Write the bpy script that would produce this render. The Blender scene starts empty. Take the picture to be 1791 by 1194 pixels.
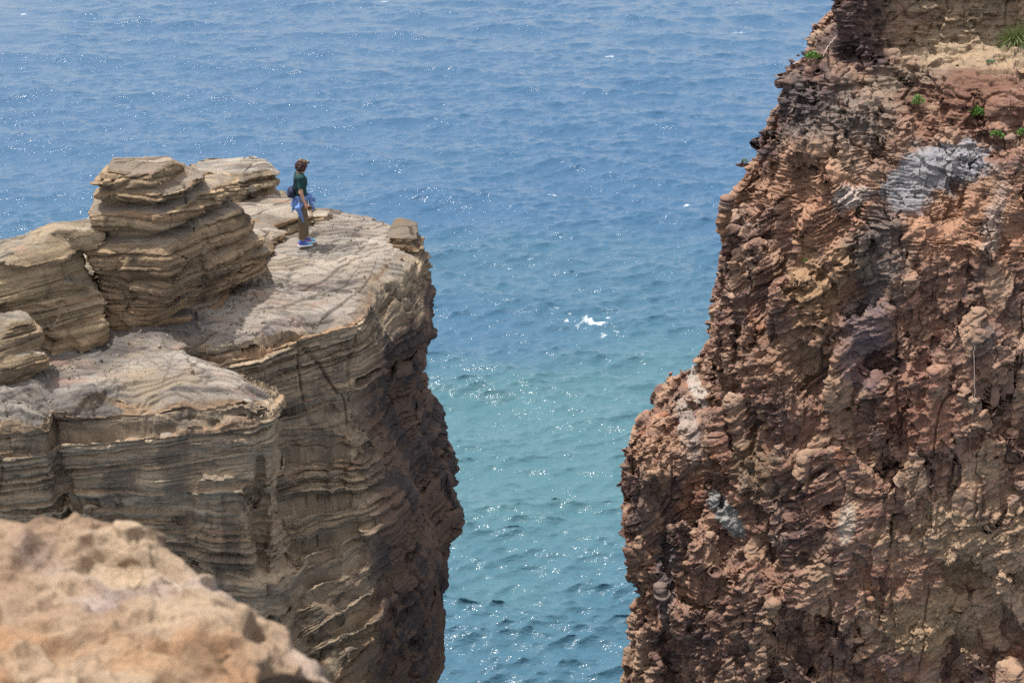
import bpy, math, random, time
import numpy as np
from math import radians, sin, cos, pi
from mathutils import Vector
random.seed(7)
T0 = time.time()
C = bpy.context.scene
f32 = np.float32

# ------------------------------------------------------------------ camera, sky, sun, exposure
PITCH = radians(22.0); CAMZ = 10.3; FPX = 2985.0; SEA = -30.0
CP, SP = cos(PITCH), sin(PITCH)
cam = bpy.data.cameras.new("camera"); cam_ob = bpy.data.objects.new("camera", cam)
C.collection.objects.link(cam_ob); C.camera = cam_ob
cam_ob.location = (0, 0, CAMZ); cam_ob.rotation_euler = (radians(90) - PITCH, 0, 0)
cam.sensor_width = 36; cam.lens = 36 * FPX / 1791; cam.clip_start = 0.1; cam.clip_end = 12000
cam.dof.use_dof = True; cam.dof.focus_distance = 32.5; cam.dof.aperture_fstop = 4.0
w = bpy.data.worlds.new("World"); C.world = w; w.use_nodes = True
nt = w.node_tree; nt.nodes.clear()
SUN_EL, SUN_AZ = radians(72), radians(-72)          # azimuth measured from +Y towards +X
sky = nt.nodes.new('ShaderNodeTexSky'); sky.sky_type = 'NISHITA'; sky.sun_disc = False
sky.sun_elevation = SUN_EL; sky.sun_rotation = SUN_AZ; sky.air_density = 1.0; sky.dust_density = 5.0; sky.ozone_density = 1.0
bg = nt.nodes.new('ShaderNodeBackground'); bg.inputs[1].default_value = 0.125
wo = nt.nodes.new('ShaderNodeOutputWorld')
hz = nt.nodes.new('ShaderNodeMixRGB'); hz.inputs[0].default_value = .42; hz.inputs[2].default_value = (8.2, 7.8, 7.3, 1)   # thin white veil over the blue
nt.links.new(sky.outputs[0], hz.inputs[1]); nt.links.new(hz.outputs[0], bg.inputs[0]); nt.links.new(bg.outputs[0], wo.inputs[0])
sl = bpy.data.lights.new("sun", 'SUN'); sl.energy = 3.4; sl.angle = radians(1.2); sl.color = (1, .965, .91)
so = bpy.data.objects.new("sun", sl); C.collection.objects.link(so)
sdir = Vector((sin(SUN_AZ) * cos(SUN_EL), cos(SUN_AZ) * cos(SUN_EL), sin(SUN_EL)))
so.rotation_euler = sdir.to_track_quat('Z', 'Y').to_euler(); so.location = sdir * 60
C.view_settings.view_transform = 'Standard'; C.view_settings.look = 'None'
C.view_settings.exposure = 0.66; C.view_settings.gamma = 1.0
try: C.view_settings.use_curve_mapping = False
except Exception: pass

C.render.engine = 'CYCLES'; C.cycles.use_denoising = False; C.cycles.sample_clamp_direct = 12

# ------------------------------------------------------------------ helpers: places
def X(px, Y, z): return (px - 895.5) / FPX * (Y * CP + (CAMZ - z) * SP)
def Zof(py, Y):                                    # height of the point at distance Y on line of sight py
    return CAMZ - Y * math.tan(PITCH + math.atan((py - 597) / FPX))
def on_z(px, py, z=0.0):
    Y = (CAMZ - z) / math.tan(PITCH + math.atan((py - 597) / FPX)); return (X(px, Y, z), Y, z)
def pix(V):
    d = V[:, 1] * CP + (CAMZ - V[:, 2]) * SP
    return 895.5 + V[:, 0] / d * FPX, 597 + ((CAMZ - V[:, 2]) * CP - V[:, 1] * SP) / d * FPX, d

# ------------------------------------------------------------------ helpers: noise
rng = np.random.RandomState(11)
TB = (rng.rand(64 * 64 * 64).astype(f32) * 2 - 1)
JT = rng.rand(32 * 32 * 32, 4).astype(f32)
ROT = [np.linalg.qr(np.random.RandomState(100 + i).randn(3, 3))[0].astype(f32) for i in range(16)]
def vn(P, s, seed=0, rot=True):
    """smooth value noise in [-1,1]; s = wavelength (scalar or 3)"""
    Q = P / np.asarray(s, dtype=f32)
    if rot: Q = Q @ ROT[seed % 16]
    Q = Q + np.array([seed * 7.31 + 500.1, seed * 3.77 + 500.7, seed * 5.13 + 500.3], dtype=f32)
    I = np.floor(Q).astype(np.int32); F = (Q - I).astype(f32); F = F * F * F * (F * (F * 6 - 15) + 10)
    x0 = (I[:, 0] & 63) << 12; x1 = ((I[:, 0] + 1) & 63) << 12
    y0 = (I[:, 1] & 63) << 6; y1 = ((I[:, 1] + 1) & 63) << 6
    z0 = I[:, 2] & 63; z1 = (I[:, 2] + 1) & 63
    fx, fy, fz = F[:, 0], F[:, 1], F[:, 2]
    def L(a, b, t): return a + (b - a) * t
    a = L(L(TB[x0 + y0 + z0], TB[x1 + y0 + z0], fx), L(TB[x0 + y1 + z0], TB[x1 + y1 + z0], fx), fy)
    b = L(L(TB[x0 + y0 + z1], TB[x1 + y0 + z1], fx), L(TB[x0 + y1 + z1], TB[x1 + y1 + z1], fx), fy)
    return L(a, b, fz)
def fbm(P, s, n, seed=0, g=.5, rot=True):
    s = np.asarray(s, dtype=f32); o = 0; a = 1; t = 0
    for i in range(n): o = o + a * vn(P, s / 2 ** i, seed + i * 3, rot); t += a; a *= g
    return o / t
def ridged(P, s, n, seed=0, g=.55):
    s = np.asarray(s, dtype=f32); o = 0; a = 1; t = 0
    for i in range(n): o = o + a * (1 - 2 * np.abs(vn(P, s / 2 ** i, seed + i * 3))) ; t += a; a *= g
    return o / t
def cells8(P, s, seed, M):
    s = np.broadcast_to(np.asarray(s, f32), (3,)); Q = (P if M is None else P @ M) / s
    Q = (Q + np.array([seed * 3.3 + 300, seed * 5.7 + 300, seed * 2.1 + 300], dtype=f32)).astype(f32)
    I = np.floor(Q - .5).astype(np.int32); F = Q - I
    for a in (0, 1):
        for b in (0, 1):
            for c in (0, 1):
                h = (((I[:, 0] + a) & 31) << 10) + (((I[:, 1] + b) & 31) << 5) + ((I[:, 2] + c) & 31)
                j = JT[h] ; e = F - (np.array([a, b, c], f32) + .12 + .76 * j[:, :3]); yield h, j[:, 3], e, (e * e).sum(1)
def cell(P, s, seed=0, M=None):
    """cellular noise: F1, F2-F1, cell value in [-1,1]"""
    n = len(P); f1 = np.full(n, 9, f32); f2 = np.full(n, 9, f32); v = np.zeros(n, f32)
    for h, jv, e, d in cells8(P, s, seed, M):
        d = np.sqrt(d); m = d < f1; f2 = np.where(m, f1, np.minimum(f2, d)); v = np.where(m, jv, v); f1 = np.where(m, d, f1)
    return f1, f2 - f1, v * 2 - 1
def chisel(P, s, seed=0, M=None, tilt=.5):
    """angular broken faces: every cell gets its own offset and its own tilted plane"""
    n = len(P); f1 = np.full(n, 9, f32); o = np.zeros(n, f32); v = np.zeros(n, f32)
    for h, jv, e, d in cells8(P, s, seed, M):
        m = d < f1; g = JT[(h * 7 + 13) & 32767, :3] * 2 - 1
        pl = (jv * 2 - 1) + tilt * 2 * (g * e).sum(1); o = np.where(m, pl, o); v = np.where(m, jv * 2 - 1, v); f1 = np.where(m, d, f1)
    return o, v
def sstep(a, b, x): t = np.clip((x - a) / (b - a), 0, 1); return t * t * (3 - 2 * t)
def mix(a, b, t): return a + (b - a) * t
def cmix(col, c, t): return col + (np.asarray(c, f32)[None] - col) * t[:, None]

# ------------------------------------------------------------------ helpers: solids -> meshes
def surface_nets(D, org, h):
    s = D < 0; nx, ny, nz = D.shape
    def cr(A, i, j, k): return A[i:nx - 1 + i, j:ny - 1 + j, k:nz - 1 + k]
    cnt = np.zeros((nx - 1, ny - 1, nz - 1), np.uint8)
    K = [(i, j, k) for i in (0, 1) for j in (0, 1) for k in (0, 1)]
    for c in K: cnt += cr(s, *c)
    act = (cnt > 0) & (cnt < 8); ci = np.argwhere(act); del cnt
    idx = np.full(act.shape, -1, np.int32); idx[act] = np.arange(len(ci)); del act
    acc = np.zeros((len(ci), 3)); num = np.zeros(len(ci))
    for a in K:
        for ax in range(3):
            if a[ax]: continue
            b = list(a); b[ax] = 1
            da = D[ci[:, 0] + a[0], ci[:, 1] + a[1], ci[:, 2] + a[2]]
            db = D[ci[:, 0] + b[0], ci[:, 1] + b[1], ci[:, 2] + b[2]]
            m = (da < 0) != (db < 0)
            t = np.where(m, da / np.where(m, da - db, 1), 0)
            p = np.tile(np.array(a, float), (len(ci), 1)); p[:, ax] += t
            acc += p * m[:, None]; num += m
    V = (ci + acc / num[:, None]) * h + np.array(org)
    Q = []
    for ax in range(3):
        o1, o2 = [(1, 2), (2, 0), (0, 1)][ax]
        A = s.swapaxes(0, ax) if False else s
        sl0 = [slice(None)] * 3; sl1 = [slice(None)] * 3
        for q in range(3):
            if q == ax: sl0[q] = slice(0, -1); sl1[q] = slice(1, None)
            else: sl0[q] = slice(1, -1); sl1[q] = slice(1, -1)
        s0 = s[tuple(sl0)]; s1 = s[tuple(sl1)]
        e = np.argwhere(s0 != s1)
        inside = s0[e[:, 0], e[:, 1], e[:, 2]]
        e = e.copy()
        for q in range(3):
            if q != ax: e[:, q] += 1
        def cellid(d1, d2):
            g = e.copy(); g[:, o1] -= d1; g[:, o2] -= d2; return idx[g[:, 0], g[:, 1], g[:, 2]]
        q = np.stack([cellid(1, 1), cellid(0, 1), cellid(0, 0), cellid(1, 0)], 1)
        q[~inside] = q[~inside][:, ::-1]
        Q.append(q)
    return V.astype(f32), np.concatenate(Q)
def normals(V, Q):
    a = V[Q[:, 2]] - V[Q[:, 0]]; b = V[Q[:, 3]] - V[Q[:, 1]]; n = np.cross(a, b)
    N = np.zeros_like(V)
    for c in range(3):
        for k in range(4): N[:, c] += np.bincount(Q[:, k], n[:, c], len(V)).astype(f32)
    N /= np.linalg.norm(N, axis=1)[:, None] + 1e-12
    return N
def smooth(V, Q, n=1, lam=.6):
    for _ in range(n):
        S = np.zeros_like(V); c = np.zeros(len(V), f32)
        for a, b in ((0, 1), (1, 2), (2, 3), (3, 0)):
            for u, v in ((a, b), (b, a)):
                for d in range(3): S[:, d] += np.bincount(Q[:, u], V[Q[:, v], d], len(V)).astype(f32)
                c += np.bincount(Q[:, u], minlength=len(V)).astype(f32)
        V = V + (S / np.maximum(c, 1)[:, None] - V) * lam
    return V
def subdiv(V, Q, mask=None):
    keep = None
    if mask is not None: keep = Q[~mask]; Q = Q[mask]
    n = len(V); E = np.stack([Q, np.roll(Q, -1, 1)], 2).reshape(-1, 2); E = np.sort(E, 1).astype(np.int64)
    key = E[:, 0] * n + E[:, 1]; u, inv = np.unique(key, return_inverse=True)
    ea = u // n; eb = u % n
    M = (V[ea] + V[eb]) / 2; F = V[Q].mean(1)
    inv = inv.reshape(-1, 4) + n; fi = np.arange(len(Q)) + n + len(M)
    out = [np.stack([Q[:, k], inv[:, k], fi, inv[:, k - 1]], 1) for k in range(4)]
    R = np.concatenate(out + ([keep] if keep is not None else []))
    return np.concatenate([V, M, F]).astype(f32), R
def visible(V, Q, ml=260, back=-.35):
    c = V[Q].mean(1); x, y, d = pix(c)
    a = V[Q[:, 2]] - V[Q[:, 0]]; b = V[Q[:, 3]] - V[Q[:, 1]]; n = np.cross(a, b); n /= np.linalg.norm(n, axis=1)[:, None] + 1e-12
    v = np.array([0, 0, CAMZ]) - c; v /= np.linalg.norm(v, axis=1)[:, None]
    return (x > -ml) & (x < 1791 + ml) & (y > -ml) & (y < 1194 + ml) & ((n * v).sum(1) > back)
def grid(lo, hi, h):
    ax = [np.arange(lo[i], hi[i] + h, h, dtype=f32) for i in range(3)]
    return ax
def poly_sdf(xs, ys, P):
    """signed distance to polygon P (n,2) on the grid xs x ys"""
    GX, GY = np.meshgrid(xs, ys, indexing='ij'); d = np.full(GX.shape, 1e9, f32); ins = np.zeros(GX.shape, bool)
    n = len(P)
    for i in range(n):
        a = P[i]; b = P[(i + 1) % n]; e = b - a
        wx = GX - a[0]; wy = GY - a[1]; t = np.clip((wx * e[0] + wy * e[1]) / (e @ e + 1e-9), 0, 1)
        d = np.minimum(d, (wx - e[0] * t) ** 2 + (wy - e[1] * t) ** 2)
        c = (a[1] > GY) != (b[1] > GY)
        if abs(e[1]) > 1e-9: ins ^= c & (GX < a[0] + (GY - a[1]) * e[0] / e[1])
    d = np.sqrt(d); return np.where(ins, -d, d)
def loft(ax, levels):
    """levels: list of (z, polygon) with equal vertex counts, from top down"""
    zl = np.array([l[0] for l in levels]); PP = np.array([l[1] for l in levels], float)
    o = np.argsort(zl); zl = zl[o]; PP = PP[o]; D = np.empty((len(ax[0]), len(ax[1]), len(ax[2])), f32)
    for k, z in enumerate(ax[2]):
        P = np.stack([[np.interp(z, zl, PP[:, i, c]) for c in (0, 1)] for i in range(PP.shape[1])])
        D[:, :, k] = poly_sdf(ax[0], ax[1], P)
    return D
def near_eval(D, ax, band, fn):
    """evaluate fn(P) only where |D|<band"""
    m = np.abs(D) < band; i = np.argwhere(m)
    P = np.stack([ax[c][i[:, c]] for c in range(3)], 1).astype(f32)
    D[m] += fn(P).astype(f32)
    return D
def link_mesh(name, V, Q, mat, col=None, parent=None, sm=True):
    me = bpy.data.meshes.new(name); n = len(Q); k = Q.shape[1]
    me.vertices.add(len(V)); me.vertices.foreach_set('co', np.ascontiguousarray(V, f32).ravel())
    me.loops.add(n * k); me.loops.foreach_set('vertex_index', np.ascontiguousarray(Q, np.int32).ravel())
    me.polygons.add(n); me.polygons.foreach_set('loop_start', np.arange(0, n * k, k, dtype=np.int32))
    me.update(calc_edges=True)
    me.polygons.foreach_set('use_smooth', np.full(n, sm))
    if col is not None:
        a = me.color_attributes.new('Col', 'FLOAT_COLOR', 'POINT')
        c4 = np.ones((len(V), 4), f32); c4[:, :col.shape[1]] = np.clip(col, 0, 1); a.data.foreach_set('color', c4.ravel())
    if mat: me.materials.append(mat)
    o = bpy.data.objects.new(name, me); C.collection.objects.link(o)
    if parent: o.parent = parent
    return o
def tag(o, label, cat, group=None, kind=None):
    if label: o['label'] = label
    if cat: o['category'] = cat
    if group: o['group'] = group
    if kind: o['kind'] = kind
    return o
def empty(name, loc=(0, 0, 0), rz=0):
    o = bpy.data.objects.new(name, None); C.collection.objects.link(o); o.location = loc; o.rotation_euler = (0, 0, rz); return o

# ------------------------------------------------------------------ materials
def new_mat(name):
    m = bpy.data.materials.new(name); m.use_nodes = True; t = m.node_tree
    return m, t, t.nodes['Principled BSDF']
def rock_mat(name, b1=.02, b2=.006, s1=9, s2=45, rough=.9, var=.35, stretch=1.0):
    m, t, p = new_mat(name); N = t.nodes; L = t.links
    at = N.new('ShaderNodeAttribute'); at.attribute_name = 'Col'
    tc = N.new('ShaderNodeNewGeometry'); mp = N.new('ShaderNodeMapping'); mp.inputs['Scale'].default_value = (1, 1, stretch)
    L.new(tc.outputs['Position'], mp.inputs[0])
    n1 = N.new('ShaderNodeTexNoise'); n1.inputs['Scale'].default_value = s1; n1.inputs['Detail'].default_value = 8; n1.inputs['Roughness'].default_value = .65
    n2 = N.new('ShaderNodeTexNoise'); n2.inputs['Scale'].default_value = s2; n2.inputs['Detail'].default_value = 5; n2.inputs['Roughness'].default_value = .7
    L.new(mp.outputs[0], n1.inputs['Vector']); L.new(mp.outputs[0], n2.inputs['Vector'])
    mr = N.new('ShaderNodeMapRange'); mr.inputs['From Min'].default_value = .3; mr.inputs['From Max'].default_value = .7
    mr.inputs['To Min'].default_value = 1 - var; mr.inputs['To Max'].default_value = 1 + var
    L.new(n2.outputs['Fac'], mr.inputs['Value'])
    mm = N.new('ShaderNodeVectorMath'); mm.operation = 'SCALE'; L.new(at.outputs['Color'], mm.inputs[0]); L.new(mr.outputs[0], mm.inputs['Scale'])
    L.new(mm.outputs[0], p.inputs['Base Color'])
    bu1 = N.new('ShaderNodeBump'); bu1.inputs['Distance'].default_value = b1; bu1.inputs['Strength'].default_value = 1
    bu2 = N.new('ShaderNodeBump'); bu2.inputs['Distance'].default_value = b2; bu2.inputs['Strength'].default_value = 1
    L.new(n1.outputs['Fac'], bu1.inputs['Height']); L.new(n2.outputs['Fac'], bu2.inputs['Height']); L.new(bu1.outputs[0], bu2.inputs['Normal'])
    L.new(bu2.outputs[0], p.inputs['Normal'])
    p.inputs['Roughness'].default_value = rough; p.inputs['Specular IOR Level'].default_value = .25
    return m
M_LEFT = rock_mat('sandstone', .016, .009, 8, 42, var=.5, stretch=3.0)
M_RIGHT = rock_mat('red_brown_rock', .014, .009, 11, 42, var=.45, stretch=2.2)
M_NEAR = rock_mat('foreground_rock', .02, .01, 18, 60, var=.3)
def plain(name, c, rough=.8, spec=.3, ns=None, nv=.2, bump=0):
    m, t, p = new_mat(name); p.inputs['Base Color'].default_value = (*c, 1); p.inputs['Roughness'].default_value = rough
    p.inputs['Specular IOR Level'].default_value = spec
    if ns:
        N = t.nodes; L = t.links; g = N.new('ShaderNodeTexCoord'); n = N.new('ShaderNodeTexNoise'); n.inputs['Scale'].default_value = ns; n.inputs['Detail'].default_value = 6
        L.new(g.outputs['Object'], n.inputs['Vector']); r = N.new('ShaderNodeMix'); r.data_type = 'RGBA'
        r.inputs[6].default_value = (*[x * (1 - nv) for x in c], 1); r.inputs[7].default_value = (*[min(1, x * (1 + nv)) for x in c], 1)
        L.new(n.outputs['Fac'], r.inputs[0]); L.new(r.outputs[2], p.inputs['Base Color'])
        if bump:
            b = N.new('ShaderNodeBump'); b.inputs['Distance'].default_value = bump; L.new(n.outputs['Fac'], b.inputs['Height']); L.new(b.outputs[0], p.inputs['Normal'])
    return m

# ------------------------------------------------------------------ the sea
def ocean_tile(N, L, kmin, kmax, wdir, spread, p, seed, rms):
    r = np.random.RandomState(seed)
    k = np.fft.fftfreq(N, L / N) * 2 * pi; KX, KY = np.meshgrid(k, k, indexing='ij'); K = np.hypot(KX, KY) + 1e-9
    cth = (KX * wdir[0] + KY * wdir[1]) / K
    A = K ** (-p / 2) * np.abs(cth) ** spread * ((K > kmin) & (K < kmax)) * np.exp(-(kmin / K) ** 4)
    g = (r.randn(N, N) + 1j * r.randn(N, N)) * A
    h = np.real(np.fft.ifft2(g)); sc = rms / h.std(); h *= sc
    G = np.fft.fft2(h); dx = np.real(np.fft.ifft2(1j * KX / K * G)); dy = np.real(np.fft.ifft2(1j * KY / K * G))
    return h.astype(f32), dx.astype(f32), dy.astype(f32), L
def samp(T, x, y, which):
    A = T[which]; N = A.shape[0]; u = x / T[3] * N; v = y / T[3] * N
    i = np.floor(u).astype(int); j = np.floor(v).astype(int); a = u - i; b = v - j
    i0 = i % N; i1 = (i + 1) % N; j0 = j % N; j1 = (j + 1) % N
    return (A[i0, j0] * (1 - a) + A[i1, j0] * a) * (1 - b) + (A[i0, j1] * (1 - a) + A[i1, j1] * a) * b
def build_sea():
    xs = [np.arange(-50, 74, .17)]; e = .17; v = 74.
    R = []; 
    while v < 6000: e *= 1.14; v += e; R.append(v)
    e = .17; v = -50.; Lf = []
    while v > -6000: e *= 1.14; v -= e; Lf.append(v)
    xs = np.concatenate([Lf[::-1], xs[0], R])
    ys = []; v = 42.
    while v < 250: ys.append(v); v += .10 + .0018 * max(0, v - 55) 
    e = .5
    while v < 9000: ys.append(v); e *= 1.12; v += e
    e = .2; v = 42.; B = []
    while v > -500: e *= 1.2; v -= e; B.append(v)
    ys = np.array(B[::-1] + ys)
    GX, GY = np.meshgrid(xs, ys, indexing='ij'); x = GX.ravel(); y = GY.ravel()
    T1 = ocean_tile(512, 190., .35, 3.2, (-.25, -1), 1.6, 3.6, 3, .17)
    T2 = ocean_tile(512, 43., 2.0, 17., (.12, -1), 2.2, 3.1, 5, .064)
    edge = np.maximum.reduce([x - 74, -50 - x, y - 250, 42 - y, np.zeros_like(x)]); f = np.exp(-edge / 25.)
    f2 = f * np.clip(1.1 - (y - 60) / 260, .35, 1) * (1 + .3 * sstep(84, 62, y))
    # patches of gustier water
    P = np.stack([x, y, x * 0], 1).astype(f32)
    gust = 1 + .45 * vn(P, (22, 14, 1), 2, rot=False)
    h = samp(T1, x, y, 0) * f + samp(T2, x, y, 0) * f2 * gust
    ch = 1.1
    dx = samp(T1, x, y, 1) * f + samp(T2, x, y, 1) * f2 * .8; dy = samp(T1, x, y, 2) * f + samp(T2, x, y, 2) * f2 * .8
    V = np.stack([x + ch * dx, y + ch * dy, SEA + h], 1)
    nx, ny = len(xs), len(ys); i = np.arange(nx * ny).reshape(nx, ny)
    Q = np.stack([i[:-1, :-1], i[1:, :-1], i[1:, 1:], i[:-1, 1:]], -1).reshape(-1, 4)
    # colour: shallow turquoise shelf in the gap, deeper blue offshore; foam patches
    wp = vn(P, (14, 14, 1), 4, rot=False); wq = vn(P, (5, 5, 1), 6, rot=False)
    deep = np.array([.030, .088, .168]); mid = np.array([.042, .108, .158]); sh = np.array([.058, .138, .158])
    col = np.tile(deep, (len(x), 1)).astype(f32)
    cx, cy, _ = on_z(960, 830, SEA)
    t1 = sstep(70, 0, np.hypot((x - cx) / 1.3, (y - cy + 4)) + 14 * wp); col = cmix(col, mid, t1)
    t2 = sstep(1.15, .35, np.hypot((x - cx - 1) / 20, (y - cy - 3) / 17) + .28 * wp + .16 * wq); col = cmix(col, sh, t2 * .7)
    foam = np.zeros(len(x), f32)
    n1 = vn(P, (.9, .7, 1), 8, rot=False); n2 = vn(P, (.35, .3, 1), 9, rot=False)
    n1 = .5 * n1 + .8 * vn(P, (.45, .22, 1), 10, rot=False)
    def patch(px, py, rx, ry, den, sharp=.25, ring=False):
        nonlocal foam
        a, b, _ = on_z(px, py, SEA); d = np.hypot((x - a) / rx, (y - b) / ry)
        m = (d < 1.6); q = 1 - d[m] + .45 * n1[m] + .45 * n2[m] - (1 - den)
        foam[m] = np.maximum(foam[m], sstep(0, .5, q) * .55)
    patch(968, 341, .7, .8, .85); patch(1198, 359, .6, .7, .8); patch(1070, 99, 2.0, 1.0, .5); patch(40, 26, 1.2, 1.2, .5)
    patch(370, 106, 1.0, 1.0, .4); patch(476, 92, 1.0, .9, .4); patch(1285, 55, 2.0, 1.4, .4); patch(670, 4, 2, 1.5, .4); patch(1290, 3, 1.4, 1.2, .45)
    patch(715, 256, .8, .8, .4)
    # the swirl of foam over a submerged rock
    a, b, _ = on_z(1030, 563, SEA); q = (x - a) / 2.2; r_ = (y - b) / 2.2; d = np.hypot(q, r_); m = d < 1.8
    sp = .30 + .40 * sstep(.16, .06, np.abs(np.hypot(q[m] - .25, r_[m]) - .30)) - .32 * d[m] + .55 * n2[m] + .30 * n1[m]
    foam[m] = np.maximum(foam[m], sstep(-.15, .7, sp) * .56)
    col = np.concatenate([col, foam[:, None]], 1)
    m, t, p = new_mat('sea_water'); N = t.nodes; L = t.links
    at = N.new('ShaderNodeAttribute'); at.attribute_name = 'Col'; gp = N.new('ShaderNodeNewGeometry'); fn = N.new('ShaderNodeTexNoise'); fn.inputs['Scale'].default_value = 2.6; fn.inputs['Detail'].default_value = 7; fn.inputs['Roughness'].default_value = .72
    L.new(gp.outputs['Position'], fn.inputs['Vector']); ad = N.new('ShaderNodeMath'); ad.operation = 'ADD'; L.new(at.outputs['Alpha'], ad.inputs[0]); L.new(fn.outputs['Fac'], ad.inputs[1])
    fr = N.new('ShaderNodeMapRange'); fr.inputs['From Min'].default_value = .86; fr.inputs['From Max'].default_value = 1.12; L.new(ad.outputs[0], fr.inputs['Value'])
    mk = N.new('ShaderNodeMath'); mk.operation = 'MULTIPLY'; mk.use_clamp = True; L.new(fr.outputs[0], mk.inputs[0]); mk2 = N.new('ShaderNodeMath'); mk2.operation = 'MULTIPLY'; mk2.use_clamp = True; mk2.inputs[1].default_value = 4.0; L.new(at.outputs['Alpha'], mk2.inputs[0]); L.new(mk2.outputs[0], mk.inputs[1])
    mx = N.new('ShaderNodeMix'); mx.data_type = 'RGBA'; L.new(mk.outputs[0], mx.inputs[0]); L.new(at.outputs['Color'], mx.inputs[6]); mx.inputs[7].default_value = (.72, .77, .80, 1); L.new(mx.outputs[2], p.inputs['Base Color'])
    p.inputs['Roughness'].default_value = .055; p.inputs['IOR'].default_value = 1.333
    g = N.new('ShaderNodeNewGeometry'); mp = N.new('ShaderNodeMapping'); mp.inputs['Scale'].default_value = (.6, 1.5, 1); mp.inputs['Rotation'].default_value = (0, 0, radians(8))
    L.new(g.outputs['Position'], mp.inputs[0]); prev = None
    for sc, de, dist in ((1.5, 3, .145), (4.5, 2, .045)):
        n = N.new('ShaderNodeTexNoise'); n.inputs['Scale'].default_value = sc; n.inputs['Detail'].default_value = de; n.inputs['Roughness'].default_value = .6
        L.new(mp.outputs[0], n.inputs['Vector']); b = N.new('ShaderNodeBump'); b.inputs['Distance'].default_value = dist
        L.new(n.outputs['Fac'], b.inputs['Height'])
        if prev: L.new(prev.outputs[0], b.inputs['Normal'])
        prev = b
    L.new(prev.outputs[0], p.inputs['Normal'])
    o = link_mesh('sea', V.astype(f32), Q, m, col); o['kind'] = 'structure'
    return o
build_sea(); print('sea', time.time() - T0)

# ------------------------------------------------------------------ sandstone: bedding and colour
def make_layers(seed, lo, hi, thin=.5, tmin=.03, tmax=.32):
    r = np.random.RandomState(seed); b = [lo]
    while b[-1] < hi:
        b.append(b[-1] + (r.uniform(tmin, tmin * 3) if r.rand() < thin else r.uniform(tmin * 3, tmax)))
    b = np.array(b, f32); n = len(b)
    return b, r.uniform(-1, 1, n).astype(f32), r.rand(n, 3).astype(f32)
def bed_lookup(LY, z):
    b, o, c = LY; i = np.clip(np.searchsorted(b, z) - 1, 0, len(b) - 2); t = (z - b[i]) / (b[i + 1] - b[i]); return i, np.clip(t, 0, 1), b[i + 1] - b[i]
LY_A = make_layers(5, -40, 8, .5, .025, .22); LY_B = make_layers(9, -40, 8, .7, .012, .05); LY_C = make_layers(13, -40, 8, .2, .2, .8)
def beds(P):
    """bedding coordinate of the sandstone: gentle dip, waves and cross-bedded sets"""
    z = P[:, 2] + .05 * P[:, 0] - .02 * (P[:, 1] - 26)
    z = z + .16 * vn(P, (4.5, 4.5, 3), 1, rot=False) + .022 * vn(P, (.8, .8, .6), 2) + .008 * vn(P, .17, 5)
    i, t, th = bed_lookup(LY_C, P[:, 2] + .1 * vn(P, (2.5, 2.5, 2), 3, rot=False))
    dip = LY_C[1][i]; dip2 = LY_C[2][i, 0] - .5
    low = sstep(-2.5, -5.5, P[:, 2])
    return z - dip * .16 * (P[:, 0] + 5) - dip2 * .2 * (P[:, 1] - 26) - low * .28 * (P[:, 0] + 3) - low * .1 * (P[:, 1] - 26)
def sandstone_disp(P, N, amp=1.0, fine=True):
    zz = beds(P); i, t, th = bed_lookup(LY_A, zz)
    pl = P.copy(); pl[:, 2] = i * 1.7
    lat = vn(pl, (1.1, 1.1, 1), 4, rot=False); lat2 = vn(pl, (.35, .35, 1), 5, rot=False)
    bold = sstep(-.35, .45, vn(P, (2.2, 2.2, 1.4), 6) + .35 * sstep(-.9, -.1, P[:, 2]))
    br, bv = chisel(pl, (.62, .62, 1), 6, None, .25); br2, _ = chisel(pl + 9, (.2, .2, 1), 7, None, .3)
    d = LY_A[1][i] * .05 + lat * .035 + .030 * bv + .010 * br2
    edge = np.abs(2 * t - 1); deep = LY_A[2][i, 0] ** 2 * sstep(-.3, .3, lat2 + .3)
    d = d - (.010 + .105 * deep) * np.exp(-(np.minimum(t, 1 - t) * th / .017) ** 2) + np.minimum(th, .25) * .07 * (1 - edge ** 2)
    d = d * (.45 + .85 * bold) + .06 * (1 - bold) * fbm(P, (.75, .75, .38), 3, 12)
    if fine:
        j, u, th2 = bed_lookup(LY_B, zz + .01 * vn(P, .25, 8)); q = P.copy(); q[:, 2] = j * 1.3
        d = d + (.35 + .65 * bold) * (.008 * LY_B[1][j] * (1 + vn(q, (.5, .5, 1), 7, rot=False)) - .007 * np.abs(2 * u - 1) ** 4)
        d = d + .012 * fbm(P, .16, 4, 9, .65) + .006 * chisel(P, (.09, .09, .045), 3, None, .6)[0]
    # vertical joints
    w_ = P.copy(); w_[:, 0] += .25 * vn(P, .9, 10); w_[:, 1] += .25 * vn(P, .9, 11)
    f1, f21, cv = cell(w_, (1.3, 1.5, 2.2), 2)
    d = d - .06 * np.exp(-(f21 / .025) ** 2) * sstep(.05, .25, vn(P, 1.4, 12)) + .03 * cv
    # pits (tafoni)
    pit = vn(P, .22, 13); d = d - .05 * sstep(.45, .75, pit) * sstep(.0, .4, vn(P, 1.5, 14))
    return amp * d, zz, i, t, cv
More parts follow.
